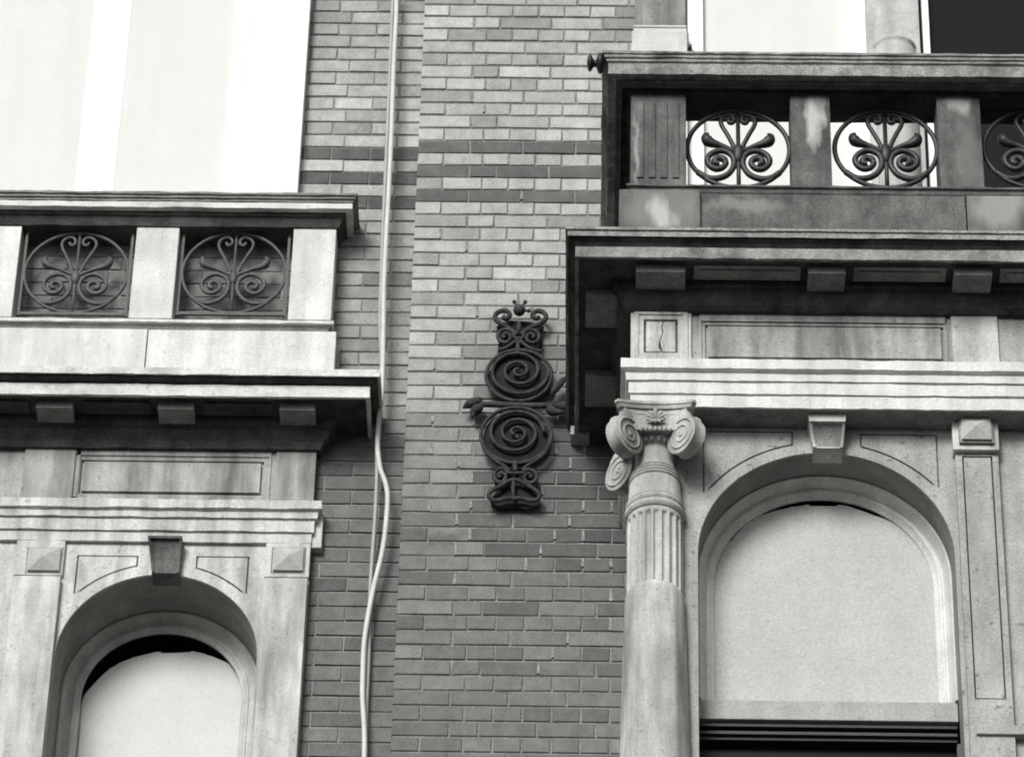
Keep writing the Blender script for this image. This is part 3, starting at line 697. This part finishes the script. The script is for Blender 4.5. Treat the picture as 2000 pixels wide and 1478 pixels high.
MB().plate(pan, PS+.002, A2+.02).build('pilaster_panel', 'side_stone', ts2)
MB().box(xq0+.03, XE_R, PS-.012, A2+.02, az(1930, 1436, PS), az(1930, 1418, PS), .003).build('pilaster_molding', 'side_stone', ts2)
# --- window in the arch
BY = FY2+.070
br = [(1404, 1120), (1412, 1080), (1436, 1045), (1456, 1025), (1480, 1008), (1510, 998), (1545, 990), (1578, 985.5), (1583, 988), (1632, 988), (1640, 985), (1660, 989), (1694, 1001), (1728, 1013), (1762, 1030), (1785, 1044), (1803, 1060), (1827, 1094), (1840, 1125), (1842, 1180)]
br = [at(u, v, BY) for u, v in br]
br2 = []
for i in range(len(br)-1):
    for k in range(3):
        t_ = k/3; x = br[i][0]+(br[i+1][0]-br[i][0])*t_; z = br[i][1]+(br[i+1][1]-br[i][1])*t_
        br2.append((x, z+.004*noise.noise(Vector((x*70, 5, 0)))))
br2.append(br[-1])
zt2 = az(1620, 1370, FY2+.02); zt3 = az(1620, 1408, FY2+.02)
xb_l, xb_r = br[0][0]-.03, br[-1][0]+.012
br2 = [(xb_l, zt3), (xb_l, br[2][1])] + br2[5:] + [(xb_r, zt3)]
tw2 = window('arched_window', c2, zs2, r2, zt3, FY2, 'frame_paint', br2, 'board', 'arched window closed with a grey board inside a white frame, right of the column', zfb=zt2,
             steps=((0, .002), (.004, -.003), (.009, -.003), (.012, .003), (.014, .018), (.028, .044), (.034, .048), (.037, .042), (.044, .042), (.048, .050), (.062, .062)), back=.07)
MB().box(c2-r2+.002, c2+r2-.002, FY2+.012, FY2+.2, zt3, zt2-.001, .004).build('transom', 'lower_board', tw2)
# lower dark window
tl = thing('lower_window', (c2, FY2, 9.8), 'black window head with ribbed rail, just under the grey board on the right', 'window')
for i, (dz, dy) in enumerate(((0, .03), (.022, .045), (.036, .06))):
    MB().box(c2-r2+.004, c2+r2-.004, FY2+dy, FY2+.2, zt3-dz-.018, zt3-dz-.001-(.003 if i else 0), .002).build('head_rail', 'iron', tl)
MB().box(c2-r2+.004, c2+r2-.004, FY2+.1, FY2+.105, 9.7, zt3-.055, 0).build('window_pane', 'glass', tl)

# --- fluted column
CX, CY = ax(1280, 1100, -.93), -.81
def lathe(mb, prof, cx, cy, seg=96, rad=None):
    V = []; F = []
    for (r_, z) in prof:
        for k in range(seg):
            a = 2*math.pi*k/seg; q = r_ if rad is None else rad(r_, z, a)
            V.append((cx+q*math.cos(a), cy+q*math.sin(a), z))
    n = len(prof)
    for i in range(n-1):
        for k in range(seg):
            l = (k+1) % seg; F.append((i*seg+k, i*seg+l, (i+1)*seg+l, (i+1)*seg+k))
    F.append(tuple(range(seg))); F.append(tuple((n-1)*seg+k for k in range(seg)))
    return mb.add(V, F)
def zc(v, r): return az(1281, v, CY-r)
PXM = 1/ (ax(1282, 1000, CY)-ax(1281, 1000, CY))
rr = lambda w_: w_/2/PXM
col = thing('column', (CX, CY, 9.7), 'pale round column with scrolled capital, fluted above and plain below, beside the right arch', 'column')
zcap = z_ab2-.001
zab = zcap-.028
r_neck, r_drum, r_fl = rr(76), rr(107), rr(109)
z1 = zc(885, r_neck); z2 = zc(902, rr(98)); z3 = zc(921, rr(100)); z4 = zc(958, r_drum); z5 = zc(964, rr(116)); z6 = zc(982, rr(116))
z7 = zc(1132, r_fl)
neck = [(r_neck*.98, zab-.03), (r_neck, z1), (r_neck*1.08, z2+.02), (rr(92), z2+.004)]
lathe(MB(), neck, CX, CY, 64).build('neck', 'bay_stone', col, True)
h3 = (z2-z3)/3; prof = []
for i in range(3):
    zz = z2-h3*i; rb = rr(96+i*3)
    for q in range(7): prof.append((rb-.004+.0065*math.sin(math.pi*q/6), zz-h3*q/6*.98))
lathe(MB(), prof, CX, CY, 64).build('neck_rings', 'bay_stone', col, True)
autosmooth(lathe(MB(), [(rr(98), z3+.001), (rr(101), z3-.004), (r_drum, z4+.004), (rr(110), z4)], CX, CY, 64).build('drum', 'bay_stone', col))
prof = [(rr(108), z4-.0005)]
for i, (rb, a, b) in enumerate(((rr(114), z4-.001, (z4+z6)/2), (rr(118), (z4+z6)/2, z6))):
    for q in range(8): prof.append((rb-.005+.0075*math.sin(math.pi*q/7), a+(b-a)*q/7))
autosmooth(lathe(MB(), prof+[(rr(104), z6-.002)], CX, CY, 72).build('collar', 'bay_stone', col))
NF = 20
zft = z6-.022
def flute(r_, z, a):
    ph = ((a*NF/(2*math.pi))+.35) % 1.0; x = (ph-.5)/.36
    if abs(x) >= 1: return r_
    d_ = .0115*math.sqrt(1-x*x)
    head = (zft-z)/.014          # round flute heads
    if head < 1: d_ *= math.sqrt(max(0, 1-(1-max(0, head))**2)) if head > 0 else 0
    return r_-d_
prof = [(r_fl*.985, z6-.001)] + [(r_fl, z6-.012-i*.0035) for i in range(10)] + [(r_fl*1.005, z6-.05-(z6-.05-z7+.02)*i/10) for i in range(1, 11)]
autosmooth(lathe(MB(), prof, CX, CY, 320, flute).build('fluted_shaft', 'bay_stone', col), 50)
def facet(r_, z, a):
    k = math.pi/4; off = R(-97); ph = (a-off+k/2) % k - k/2 if False else ((a-off) % k)-k/2
    poly = math.cos(k/2)/math.cos(ph)*1.04
    return r_*(.62 + .38*poly) + .0016*noise.noise(Vector((math.cos(a)*3, math.sin(a)*3, z*9)))
z8 = 9.7
prof = [(r_fl*.80, z7+.010), (r_fl*.93, z7+.008), (r_fl*1.0, z7), (r_fl*1.04, z7-.012), (r_fl*1.065, z7-.03)] + [(r_fl*(1.065+.19*i/24), z7-.03-(z7-.03-z8)*i/24) for i in range(1, 25)]
autosmooth(lathe(MB(), prof, CX, CY, 96, facet).build('lower_shaft', 'bay_stone', col), 40)
# capital: concave abacus, four diagonal volutes, cushion, leaf ornament, egg row
def abacus(h, conc, cut):
    pts = []
    for s in range(4):
        a = math.pi/2*s - math.pi/2
        for i in range(9):
            q = -1+2*i/8; lx = q*(h-cut*.0); ly = h - conc*(1-q*q)
            if abs(q) == 1: lx = q*(h-cut)
            x = lx; y = -ly
            c, s_ = math.cos(a+math.pi/2), math.sin(a+math.pi/2)
            pts.append((CX+x*c-y*s_, CY+x*s_+y*c))
    return pts
def slab(mb, pts, z0, z1, grow_=0):
    n = len(pts); V = [(x, y, z0) for x, y in pts] + [(CX+(x-CX)*(1+grow_), CY+(y-CY)*(1+grow_), z1) for x, y in pts]
    F = [tuple(range(n)), tuple(range(n, 2*n))] + [(i, (i+1) % n, (i+1) % n+n, i+n) for i in range(n)]
    return mb.add(V, F)
ab = MB(); slab(ab, abacus(.146, .014, .012), zcap-.012, zcap+.0); slab(ab, abacus(.136, .014, .012), zab+.002, zcap-.0125, .05)
ab.build('abacus', 'bay_stone', col)
cu = MB(); slab(cu, abacus(.124, .016, .02), zab-.085, zab+.001, .05)
cap = cu.build('cushion', 'bay_stone', col)
VR = .073
for sx, sy in ((-1, -1), (1, -1), (-1, 1), (1, 1)):
    dx, dy = sx*.66, sy*.75; nx, ny = -dy, dx
    cc = Vector((CX+sx*.110, CY+sy*.110, zab-.120))
    mb = MB(); V = []; F = []; seg = 40; tk = .027
    D = Vector((dx, dy, 0)); Nn = Vector((nx, ny, 0)); Zv = Vector((0, 0, 1))
    pl = [(-.085, .060), (-.080, .112), (-.030, .112), (.002, .105), (.028, .091), (.046, .071)] + [(VR*1.0*math.cos(R(a)), VR*math.sin(R(a))) for a in range(42, -200, -11)]
    rings = [(-tk, .93), (-tk*.93, 1.0), (-tk*.4, .95), (tk*.4, .95), (tk*.93, 1.0), (tk, .93)]; seg = len(pl)
    for (o, q_) in rings:
        for (a, b) in pl: V.append(cc + Nn*o + D*(a*q_) + Zv*(b*q_ if b < .05 else b*q_+.0))
    for i in range(len(rings)-1):
        for k in range(seg):
            l = (k+1) % seg; F.append((i*seg+k, i*seg+l, (i+1)*seg+l, (i+1)*seg+k))
    F += [tuple(range(seg)), tuple((len(rings)-1)*seg+k for k in range(seg))]
    mb.add(V, F)
    vol = autosmooth(mb.build('volute', 'bay_stone', col), 40)
    # neck of the volute running up under the abacus
    for s in (-1, 1):
        pts = []; rad_ = []
        n = 60
        for i in range(n+1):
            th = 2.25*2*math.pi*i/n; r_ = VR*(.86*(1-i/n)**.9+.07); a = math.pi*.62 - th
            pts.append(cc + Nn*(s*(tk+.001)) + D*(r_*math.cos(a)) + Zv*(r_*math.sin(a))); rad_.append(.0052*(1-.45*i/n))
        sm = MB().tube(pts, rad_, 6); sm.ball(cc+Nn*(s*tk), .008, 1, 1, 1, 10)
        sm.build('spiral', 'bay_stone', vol, True)
    # ribbon joining the volute to the middle of each face
    for s in (-1, 1):
        p0 = cc + Nn*(s*tk) + Zv*(VR*.86) - D*.012
        fx = Vector((CX + (dx*.03 if s*nx*dx < 0 or True else 0), 0, 0))
    h1 = MB()
    for (ex, ey) in ((sx, 0), (0, sy)):
        mid = Vector((CX+ex*.108, CY+ey*.108, zab-.02)) if ex else Vector((CX, CY+ey*.108, zab-.02))
        end = cc + Zv*.100 - D*.01 + Vector((ex*.012, ey*.012, 0))
        q = mid.lerp(end, .5) + Vector((ex*.0, ey*.0, .004))
        h1.tube(catmull([mid, q, end], 6), [.007]*13, 6)
        m2 = mid - Zv*.022; e2 = end - Zv*.03 - D*.03; h1.tube(catmull([m2, m2.lerp(e2, .5)+Zv*.005, e2], 6), [.005]*13, 6)
    h1.build('canalis', 'bay_stone', cap, True)
for ex, ey in ((0, -1), (-1, 0), (1, 0)):
    mb = MB()
    o = Vector((CX+ex*.118, CY+ey*.118, zab-.034)); T = Vector((-ey, ex, 0)); N_ = Vector((ex, ey, 0))
    for (a, L, w_) in ((90, .050, .009), (58, .042, .008), (122, .042, .008), (28, .036, .007), (152, .036, .007), (-8, .034, .006), (188, .034, .006), (-40, .026, .006), (220, .026, .006)):
        d_ = T*math.cos(R(a)) + Vector((0, 0, 1))*math.sin(R(a)); b_ = o+Vector((0, 0, -.012))
        mb.tube([b_, b_+d_*L*.45+N_*.004, b_+d_*L*.8+N_*.008, b_+d_*L+N_*.004], [w_*.5, w_*.8, w_, w_*.4], 6)
    for i in range(-3, 4): mb.ball(o+T*(i*.0165)+Vector((0, 0, -.050-.0*i))+N_*(-.002), .0088, .85, .85, 1.25, 8)
    mb.ball(o+Vector((0, 0, -.02))+N_*.004, .008, 1, 1, 1.2, 8)
    mb.build('leaf_ornament', 'bay_stone', cap, True)
eg = MB()
for i in range(22):
    a = 2*math.pi*i/22; eg.ball((CX+r_neck*1.18*math.cos(a), CY+r_neck*1.18*math.sin(a), zab-.098), .0115, .9, .9, 1.2, 8)
eg.build('egg_row', 'bay_stone', col, True)
autosmooth(lathe(MB(), [(r_neck*1.25, zab-.075), (r_neck*1.32, zab-.088), (r_neck*1.1, zab-.108), (r_neck*1.0, zab-.116)], CX, CY, 48).build('echinus', 'bay_stone', col))

# --- balustrade of the right bay
BF = -.93                                     # pier face
RY2 = BF-.09
xbl = ax(1232, 280, BF)
BP = [(xbl, .03), (xbl, BF), (XE_R, BF)]
stp = [ax(1590, 260, BF), BF, az(1590, 240, BF), .040, .13, .50, .85]
st2 = [ax(1875, 230, BF), BF, az(1880, 205, BF), .04, .05, .40, .6]
st3 = [ax(1292, 400, BF-.02), BF-.02, az(1292, 418, BF-.02), .045, .10, .45, .9]; st6 = [ax(1285, 400, BF-.02), BF-.02, az(1292, 408, BF-.02), .16, .12, .22, .75]; st7 = [ax(1950, 400, BF), BF, az(1950, 408, BF), .12, .1, .33, .7]; st8 = [ax(1890, 300, BF), BF, az(1890, 300, BF), .05, .22, .2, .5]
st4 = [ax(1450, 395, BF), BF, az(1450, 400, BF), .16, .03, .26, .6]
st5 = [ax(1240, 290, BF), BF, az(1240, 290, BF), .012, .2, .30, .8]
M['bal_stone'] = new_mat('stained_balustrade_stone', .105, mott=.35, mscale=8, streak=.45, speck=.15, bump=.5, bscale=80, dirt=.33, dirt_amt=.5, dscale=3.5, dthr=(.56, .74), stretch=.45, patches=[st6, st7, st8, stp, st2, st3, st4, st5])
tb2 = thing('stone_balustrade', (.9, BF, az(1500, 440, BF)), 'soot blackened balustrade of the right balcony with white streaks on its piers', 'balustrade', 'stone balustrades')
zr0 = az(1500, 102, RY2-.02); zrf = az(1500, 121, RY2-.02); zrb = az(1500, 139, RY2-.02); zpt2 = az(1500, 185, BF)
MB().molding(BP, [(-.1, zr0), (.11, zr0), (.11, zr0-.010), (.103, zr0-.013), (.103, zr0-.024), (.096, zr0-.027), (.096, zr0-.038), (.088, zr0-.042), (.088, zrb), (.065, zrb+.0), (.06, zrb-.002), (-.1, zrb-.002)], wob=.002, seed=21).build('handrail', 'sooty_cornice', tb2)
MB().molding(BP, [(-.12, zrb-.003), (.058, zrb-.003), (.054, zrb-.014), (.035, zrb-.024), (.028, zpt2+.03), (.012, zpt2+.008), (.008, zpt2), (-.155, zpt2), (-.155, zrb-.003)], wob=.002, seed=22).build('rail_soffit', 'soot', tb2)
zm0 = az(1500, 363, BF-.01); zm1 = az(1500, 379, BF)
for a, b in ((1233, 1340), (1545, 1623), (1833, 1918), (2122, 2205)):
    x0, x1 = ax(a, 275, BF), ax(b, 275, BF)
    if a == 1233: x0 = xbl
    p = MB().box(x0, x1, BF, BF+.15, zm0-.002, zpt2+.01, .004).build('pier', 'bal_stone', tb2)
    if a == 1233:
        q = MB()
        for k in range(4):
            xx = x0+.022+k*(x1-x0-.03)/4; q.box(xx, xx+.026, BF-.007, BF+.001, zm0+.04, zpt2-.05, .003)
        q.build('rib_panel', 'bal_stone', p)
for ya in (-.45, -.1): MB().box(xbl, xbl+.15, ya-.08, ya+.08, zm0-.002, zpt2+.01, .004).build('pier', 'bal_stone', tb2)
MB().molding(BP, [(-.155, zm0), (.014, zm0), (.014, zm0-.008), (.004, zm0-.012), (.0, zm0-.026), (-.006, zm1), (-.155, zm1)], wob=.002, seed=23).build('base_molding', 'sooty_shade_stone', tb2)
xjj = ax(1887, 410, BF); xk = ax(1368, 410, BF-.02); zpb = az(1500, 449, BF)
MB().box(ax(1209, 410, BF-.02), xk, BF-.022, .02, zpb-.03, zm1-.001, .006).build('plinth_block', 'bal_stone', tb2)
MB().box(xk+.001, xjj-.002, BF+.0, BF+.2, zpb-.03, zm1-.001, .003).build('plinth_block', 'bal_stone', tb2)
MB().box(xjj+.003, XE_R, BF-.004, BF+.2, zpb-.03, zm1-.001, .003).build('plinth_block', 'bal_stone', tb2)
GY2 = BF+.075
for i, (cu_, lab) in enumerate(((1442, 'black iron scroll grille beside the ribbed corner pier of the right balcony'), (1730, 'black iron scroll grille with a dark window bar behind its right edge'), (2022, 'black iron scroll grille cut off by the right edge, against dark glass'))):
    x0, zc_ = at(cu_, 292, GY2); r = (ax(cu_+100, 290, GY2)-ax(cu_-100, 290, GY2))/2
    grille('iron_grille', x0, GY2, zc_, r, .0098, 'iron', lab)
# knob finial on the rail corner
fz = az(1170, 124, -1.0); fxr = xbl-.105; fxl = ax(1146, 124, -1.0)
L_ = fxr-fxl; mb = MB(); V = []; F = []; seg = 20
pr = [(0, .002), (.0, .006), (.02, .013), (.05, .018), (.14, .0215), (.24, .0225), (.34, .019), (.40, .012), (.44, .007), (.56, .0065), (.62, .010), (.70, .015), (.80, .0185), (.90, .016), (.96, .010), (1.0, .002)]
for (q, r_) in [(1-a, b) for a, b in pr][::-1]:
    q2 = q
    for k in range(seg): a = 2*math.pi*k/seg; V.append((fxr-L_*(1-q2) if False else fxl+L_*q2, -1.0+r_*1.85*math.cos(a), fz+r_*1.85*math.sin(a)))
for i in range(len(pr)-1):
    for k in range(seg): l = (k+1) % seg; F.append((i*seg+k, i*seg+l, (i+1)*seg+l, (i+1)*seg+k))
fo = mb.add(V, F).build('iron_finial', 'iron', None, True)
tag(fo, 'black knobbed iron finial sticking out left from the corner of the right balcony rail', 'finial')

# --- upper window wall behind the right balcony
W2 = -.03
t3 = thing('upper_window', (.9, W2, 12.6), 'tall window with pale blind and white frame behind the right balcony', 'window')
zu0 = 12.3; zu1 = 14.9
def wx(u): return ax(u, 60, W2)
MB().box(wx(1238)+.004, wx(1339), W2, .1, az(1290, 53, W2)+.002, zu1, .003).build('stone_pilaster', 'frieze_stone', t3)
q = MB(); zz = az(1290, 53, W2)
q.box(wx(1237), wx(1341), W2-.012, .1, zz-.012, zz-.001, .003); q.box(wx(1237), wx(1341), W2-.012, .1, zz-.038, zz-.018, .003)
q.build('pilaster_molding', 'pale_stone', t3)
MB().box(wx(1234), wx(1342), W2-.022, .1, zu0, zz-.044, .003).build('pilaster_base', 'pale_stone', t3)
MB().box(wx(1343), wx(1374), W2+.02, .1, zu0, zu1, .003).build('window_frame', 'white_paint', t3)
MB().box(wx(1374), wx(1652), W2+.05, .1, zu0, zu1, 0).build('blind', 'blind', t3)
MB().box(wx(1652), wx(1692), W2+.02, .1, zu0, zu1, .003).build('window_frame', 'white_paint', t3)
MB().box(wx(1692), wx(1796), W2-.0, .1, zu0, zu1, .003).build('stone_pilaster', 'cream_frame', t3)
q = lathe(MB(), [(.092, az(1745, 84, W2-.02)), (.088, az(1745, 84, W2-.02)-.012), (.082, az(1745, 84, W2-.02)-.02), (.09, az(1745, 84, W2-.02)-.035), (.09, zu0)], wx(1745), W2+.02, 40)
q.build('pilaster_base', 'cream_frame', t3, True)
MB().box(wx(1803), wx(1816), W2+.01, .1, zu0, zu1, .003).build('window_bar', 'white_paint', t3)
MB().box(wx(1797), XE_R, W2+.06, W2+.065, zu0, zu1, 0).build('window_pane', 'glass', t3)
MB().box(wx(1797), XE_R, .1, .16, zu0, zu1, 0).build('dark_room', 'dark', t3)
# the little block beside the first base
MB().box(wx(1344), wx(1351), W2-.005, W2+.03, az(1347, 93, W2), az(1347, 88, W2), .001).build('latch', 'iron', t3)
bf = MB().box(xf2-.02, XE_R, F2+.05, .02, z_ct-.03, z_ct+.002, 0).build('balcony_floor', 'sooty_shade_stone')
tag(bf, 'dark stone slab floor of the right balcony behind the balustrade', 'balcony floor')

# =================================================================== wall anchor (cast iron ornament)
AN = -.05
def apt(u, v, y=AN): x, z = at(u, v, AN); return (x, y, z)
anc = thing('iron_wall_anchor', apt(1010, 990, 0), 'dark cast iron wall ornament of two big stacked spirals on the brick pier', 'wall ornament')
def c6(x, y): return (900+x/6.718, 580+y/6.718)
def c7(x, y): return (900+x/6.159, 780+y/6.159)
def curve6(pts, r, nm, seg=8, f=c6, n=6, y=AN, par=None):
    c = catmull([apt(*f(*p), y) for p in pts], n); return MB().tube(c, r, seg).build(nm, 'anchor_iron', par or anc, True)
T = .0080
# disc plates back the spirals; head and foot sheets paint in shadow
def ell(cu_, cv, ru, n=40):
    x, z = at(cu_, cv, AN); r = (ax(cu_+ru, cv, AN)-x); return [(x+r*math.cos(2*math.pi*i/n), z+r*math.sin(2*math.pi*i/n)) for i in range(n)]
MB().plate(ell(*c6(762, 1035), 60), AN+.012, AN+.022).build('dark_backing', 'anchor_plate', anc)
MB().plate(ell(*c7(665, 430), 64), AN+.0125, AN+.0225).build('dark_backing', 'anchor_plate', anc)
MB().plate([at(*c6(*p), AN) for p in ((480, 690), (500, 480), (470, 330), (620, 250), (900, 270), (1090, 330), (1060, 480), (1060, 700), (900, 690), (760, 660), (640, 690))], AN+.026, AN+.034).build('dark_backing', 'anchor_plate', anc)  # dark sheet standing in for shadow between the head scrolls
MB().plate([at(*c7(*p), AN) for p in ((430, 760), (400, 900), (420, 1060), (350, 1150), (370, 1230), (500, 1260), (640, 1240), (800, 1270), (940, 1230), (930, 1100), (920, 950), (900, 780), (760, 760), (560, 760))], AN+.026, AN+.034).build('dark_backing', 'anchor_plate', anc)  # dark sheet standing in for shadow between the foot scrolls
def circ(cu_, cv, ru, th, nm):
    x, z = at(cu_, cv, AN); r = (ax(cu_+ru, cv, AN)-x)
    MB().tube([(x+r*math.cos(2*math.pi*i/56), AN, z+r*math.sin(2*math.pi*i/56)) for i in range(56)], th, 8, True).build(nm, 'anchor_iron', anc, True)
circ(*c6(762, 1030), 63.5, T, 'ring'); circ(*c7(665, 430), 68.5, T, 'ring')
def spiral(cu_, cv, table, sgn, sc, nm, th=T, start=0.):
    x0, z0 = at(cu_, cv, AN); pm = 1/(ax(cu_+1, cv, AN)-x0); pts = []; n = (len(table)-1)*8
    for i in range(n+1):
        q = i/8; a = min(int(q), len(table)-2); r_ = (table[a]+(table[a+1]-table[a])*(q-a))/sc/pm
        an = start + sgn*math.pi/2*q; pts.append((x0+r_*math.cos(an), AN-.004, z0+r_*math.sin(an)))
    return MB().tube(pts, [th*(1-.2*i/n) for i in range(n+1)], 8).build(nm, 'anchor_iron', anc, True)
spiral(*c6(765, 975), [390, 385, 350, 290, 245, 218, 185, 140, 100, 85, 62, 25], -1, 6.718, 'spiral')
spiral(*c7(655, 410), [350, 325, 295, 265, 245, 200, 155, 137, 120, 78, 40, 15], 1, 6.159, 'spiral')
# head
curve6([(752, 740), (752, 640), (755, 560)], T*1.1, 'post'); curve6([(700, 540), (760, 545), (820, 540)], T, 'collar')
for s, pts in ((-1, [(745, 490), (690, 470), (610, 395), (510, 340), (450, 285), (470, 215), (550, 180), (620, 195), (640, 250), (590, 285), (545, 265)]), (1, [(770, 490), (820, 470), (920, 400), (1030, 355), (1105, 300), (1110, 230), (1040, 185), (970, 195), (945, 250), (990, 280), (1030, 262)])):
    curve6(pts, T*1.25, 'horn')
curve6([(700, 545), (690, 470), (620, 430), (540, 440), (490, 500), (510, 570), (580, 600), (645, 560), (640, 500), (590, 475), (555, 515), (580, 540)], T*1.02, 'small_scroll')
curve6([(815, 545), (830, 480), (890, 435), (970, 440), (1025, 500), (1010, 575), (940, 600), (875, 570), (870, 510), (920, 480), (960, 515), (935, 545)], T*1.02, 'small_scroll')
curve6([(735, 570), (690, 600), (620, 650), (560, 680), (490, 690)], T*.9, 'strand'); curve6([(775, 570), (820, 610), (890, 660), (960, 690), (1060, 715)], T*.9, 'strand')
b = MB(); p = apt(*c6(768, 215), AN-.02); b.ball(p, .024, 1, 1, 1.02, 18); b.build('ball', 'anchor_iron', anc, True)
for (x, y) in ((703, 108), (845, 110), (890, 225)):
    b = MB(); b.tube([p, apt(*c6(x, y), AN-.02)], .005, 6); b.ball(apt(*c6(x, y), AN-.02), .0085, 1, 1, 1, 10); b.build('bud', 'anchor_iron', anc, True)
b = MB(); b.tube([apt(*c6(755, 500)), apt(*c6(762, 430), AN-.01), apt(*c6(768, 370), AN-.02)], [.010, .008, .006], 8); b.build('bud', 'anchor_iron', anc, True)
# middle cross bar with leaf ends
curve6([(230, 55), (420, 62), (665, 70), (900, 75), (1120, 72)], T*1.5, 'cross_bar', f=c7)
MB().ball(apt(*c7(665, 72)), .016, 2.0, .8, .8).build('boss', 'anchor_iron', anc, True)
for pts in ([(240, 55), (160, 40), (90, 60), (30, 100)], [(250, 60), (200, 20), (175, -20)], [(260, 70), (210, 110), (160, 150), (140, 215)], [(1110, 72), (1200, 75), (1290, 100), (1345, 112)], [(1110, 65), (1170, 30), (1215, -10)], [(1100, 80), (1080, 120), (1130, 150), (1250, 150)]):
    c = catmull([apt(*c7(*q)) for q in pts], 5); n = len(c)
    MB().tube(c, [T*(.7+1.9*math.sin(math.pi*min(1, i/n*1.05+.05))) for i in range(n)], 8).build('leaf', 'anchor_iron', anc, True)
c = [apt(*c6(*q)) for q in ((1190, 1290), (1240, 1200), (1320, 1110), (1400, 1030))]
MB().tube(c, [.004, .017, .015, .002], 8).build('leaf', 'anchor_iron', anc, True)  # leaf shape added for a dark diagonal mark, upper right only
for s in ([(640, 95), (520, 120)],): pass
# foot
curve6([(250, 480), (290, 610), (400, 720), (520, 800), (600, 860)], T*.9, 'strand', f=c7)
curve6([(1075, 480), (1030, 620), (920, 720), (810, 790), (740, 850)], T*.9, 'strand', f=c7)
curve6([(655, 750), (655, 870)], T*1.3, 'post', f=c7); curve6([(560, 885), (660, 885), (750, 885)], T*.9, 'collar', f=c7)
curve6([(570, 900), (545, 850), (480, 830), (415, 870), (400, 940), (450, 995), (520, 980), (540, 920), (490, 880), (450, 915), (480, 940)], T*1.02, 'small_scroll', f=c7)
curve6([(740, 900), (770, 855), (840, 845), (900, 885), (910, 950), (860, 1000), (785, 985), (765, 930), (810, 890), (850, 920), (825, 945)], T*1.02, 'small_scroll', f=c7)
curve6([(640, 965), (570, 985), (460, 1050), (370, 1100), (335, 1150), (370, 1200), (440, 1215), (540, 1190), (650, 1190)], T*1.1, 'horn', f=c7)
curve6([(680, 965), (730, 990), (850, 1060), (930, 1115), (950, 1165), (910, 1205), (830, 1212), (740, 1190), (650, 1190)], T*1.1, 'horn', f=c7)
curve6([(640, 970), (628, 1080), (640, 1190)], T*.9, 'post', f=c7)
MB().ball(apt(*c7(650, 970)), .012, 1.3, .8, .7).build('boss', 'anchor_iron', anc, True); MB().ball(apt(*c7(655, 1195)), .011, 1.5, .8, .7).build('boss', 'anchor_iron', anc, True)
for q in ((750, 1035), (655, 430)):
    x, y_, z = apt(*(c6(765, 1000) if q[1] > 1000 else c7(655, 420)))
    MB().tube([(x, AN+.01, z), (x, .03, z)], .012, 8).build('wall_bolt', 'anchor_iron', anc)

# =================================================================== hanging cables
def cable(pts, mat, label, r0, ys):
    P = []
    for i, (u, v) in enumerate(pts):
        y = ys(v); x, z = at(u, v, y); P.append((x, y, z))
    o = MB().tube(catmull(P, 8), r0, 10).build('cable', mat, None, True)
    return tag(o, label, 'cable', 'cables hanging down the brick wall')
yw = lambda v: -.03-.03*math.sin(v/300)
cable([(775, -30), (774, 30), (769, 130), (765, 250), (759, 380), (754, 470), (750, 560), (749, 640), (748, 700), (746, 760), (741, 810), (738, 850), (738, 880), (743, 915), (752, 940), (757, 965), (756, 1000), (751, 1050), (744, 1090), (734, 1130), (725, 1170), (717, 1215), (711, 1260), (709, 1310), (708, 1360), (711, 1410), (712, 1450), (711, 1510)],
      'cable', 'white cable bowing out to the right halfway down the brick wall', .0098, yw)
cable([(768, -30), (766, 30), (761, 150), (757, 250), (751, 380), (747, 470), (744, 560), (742, 620), (744, 680), (745, 740), (742, 790), (738, 830), (736, 870), (736, 930), (733, 1000), (729, 1060), (726, 1100), (723, 1150), (722, 1200), (721, 1250), (719, 1310), (716, 1370), (715, 1430), (714, 1510)],
      'grey_cable', 'thin grey cable running straight down beside and behind the white one', .0072, lambda v: yw(v)+.022)
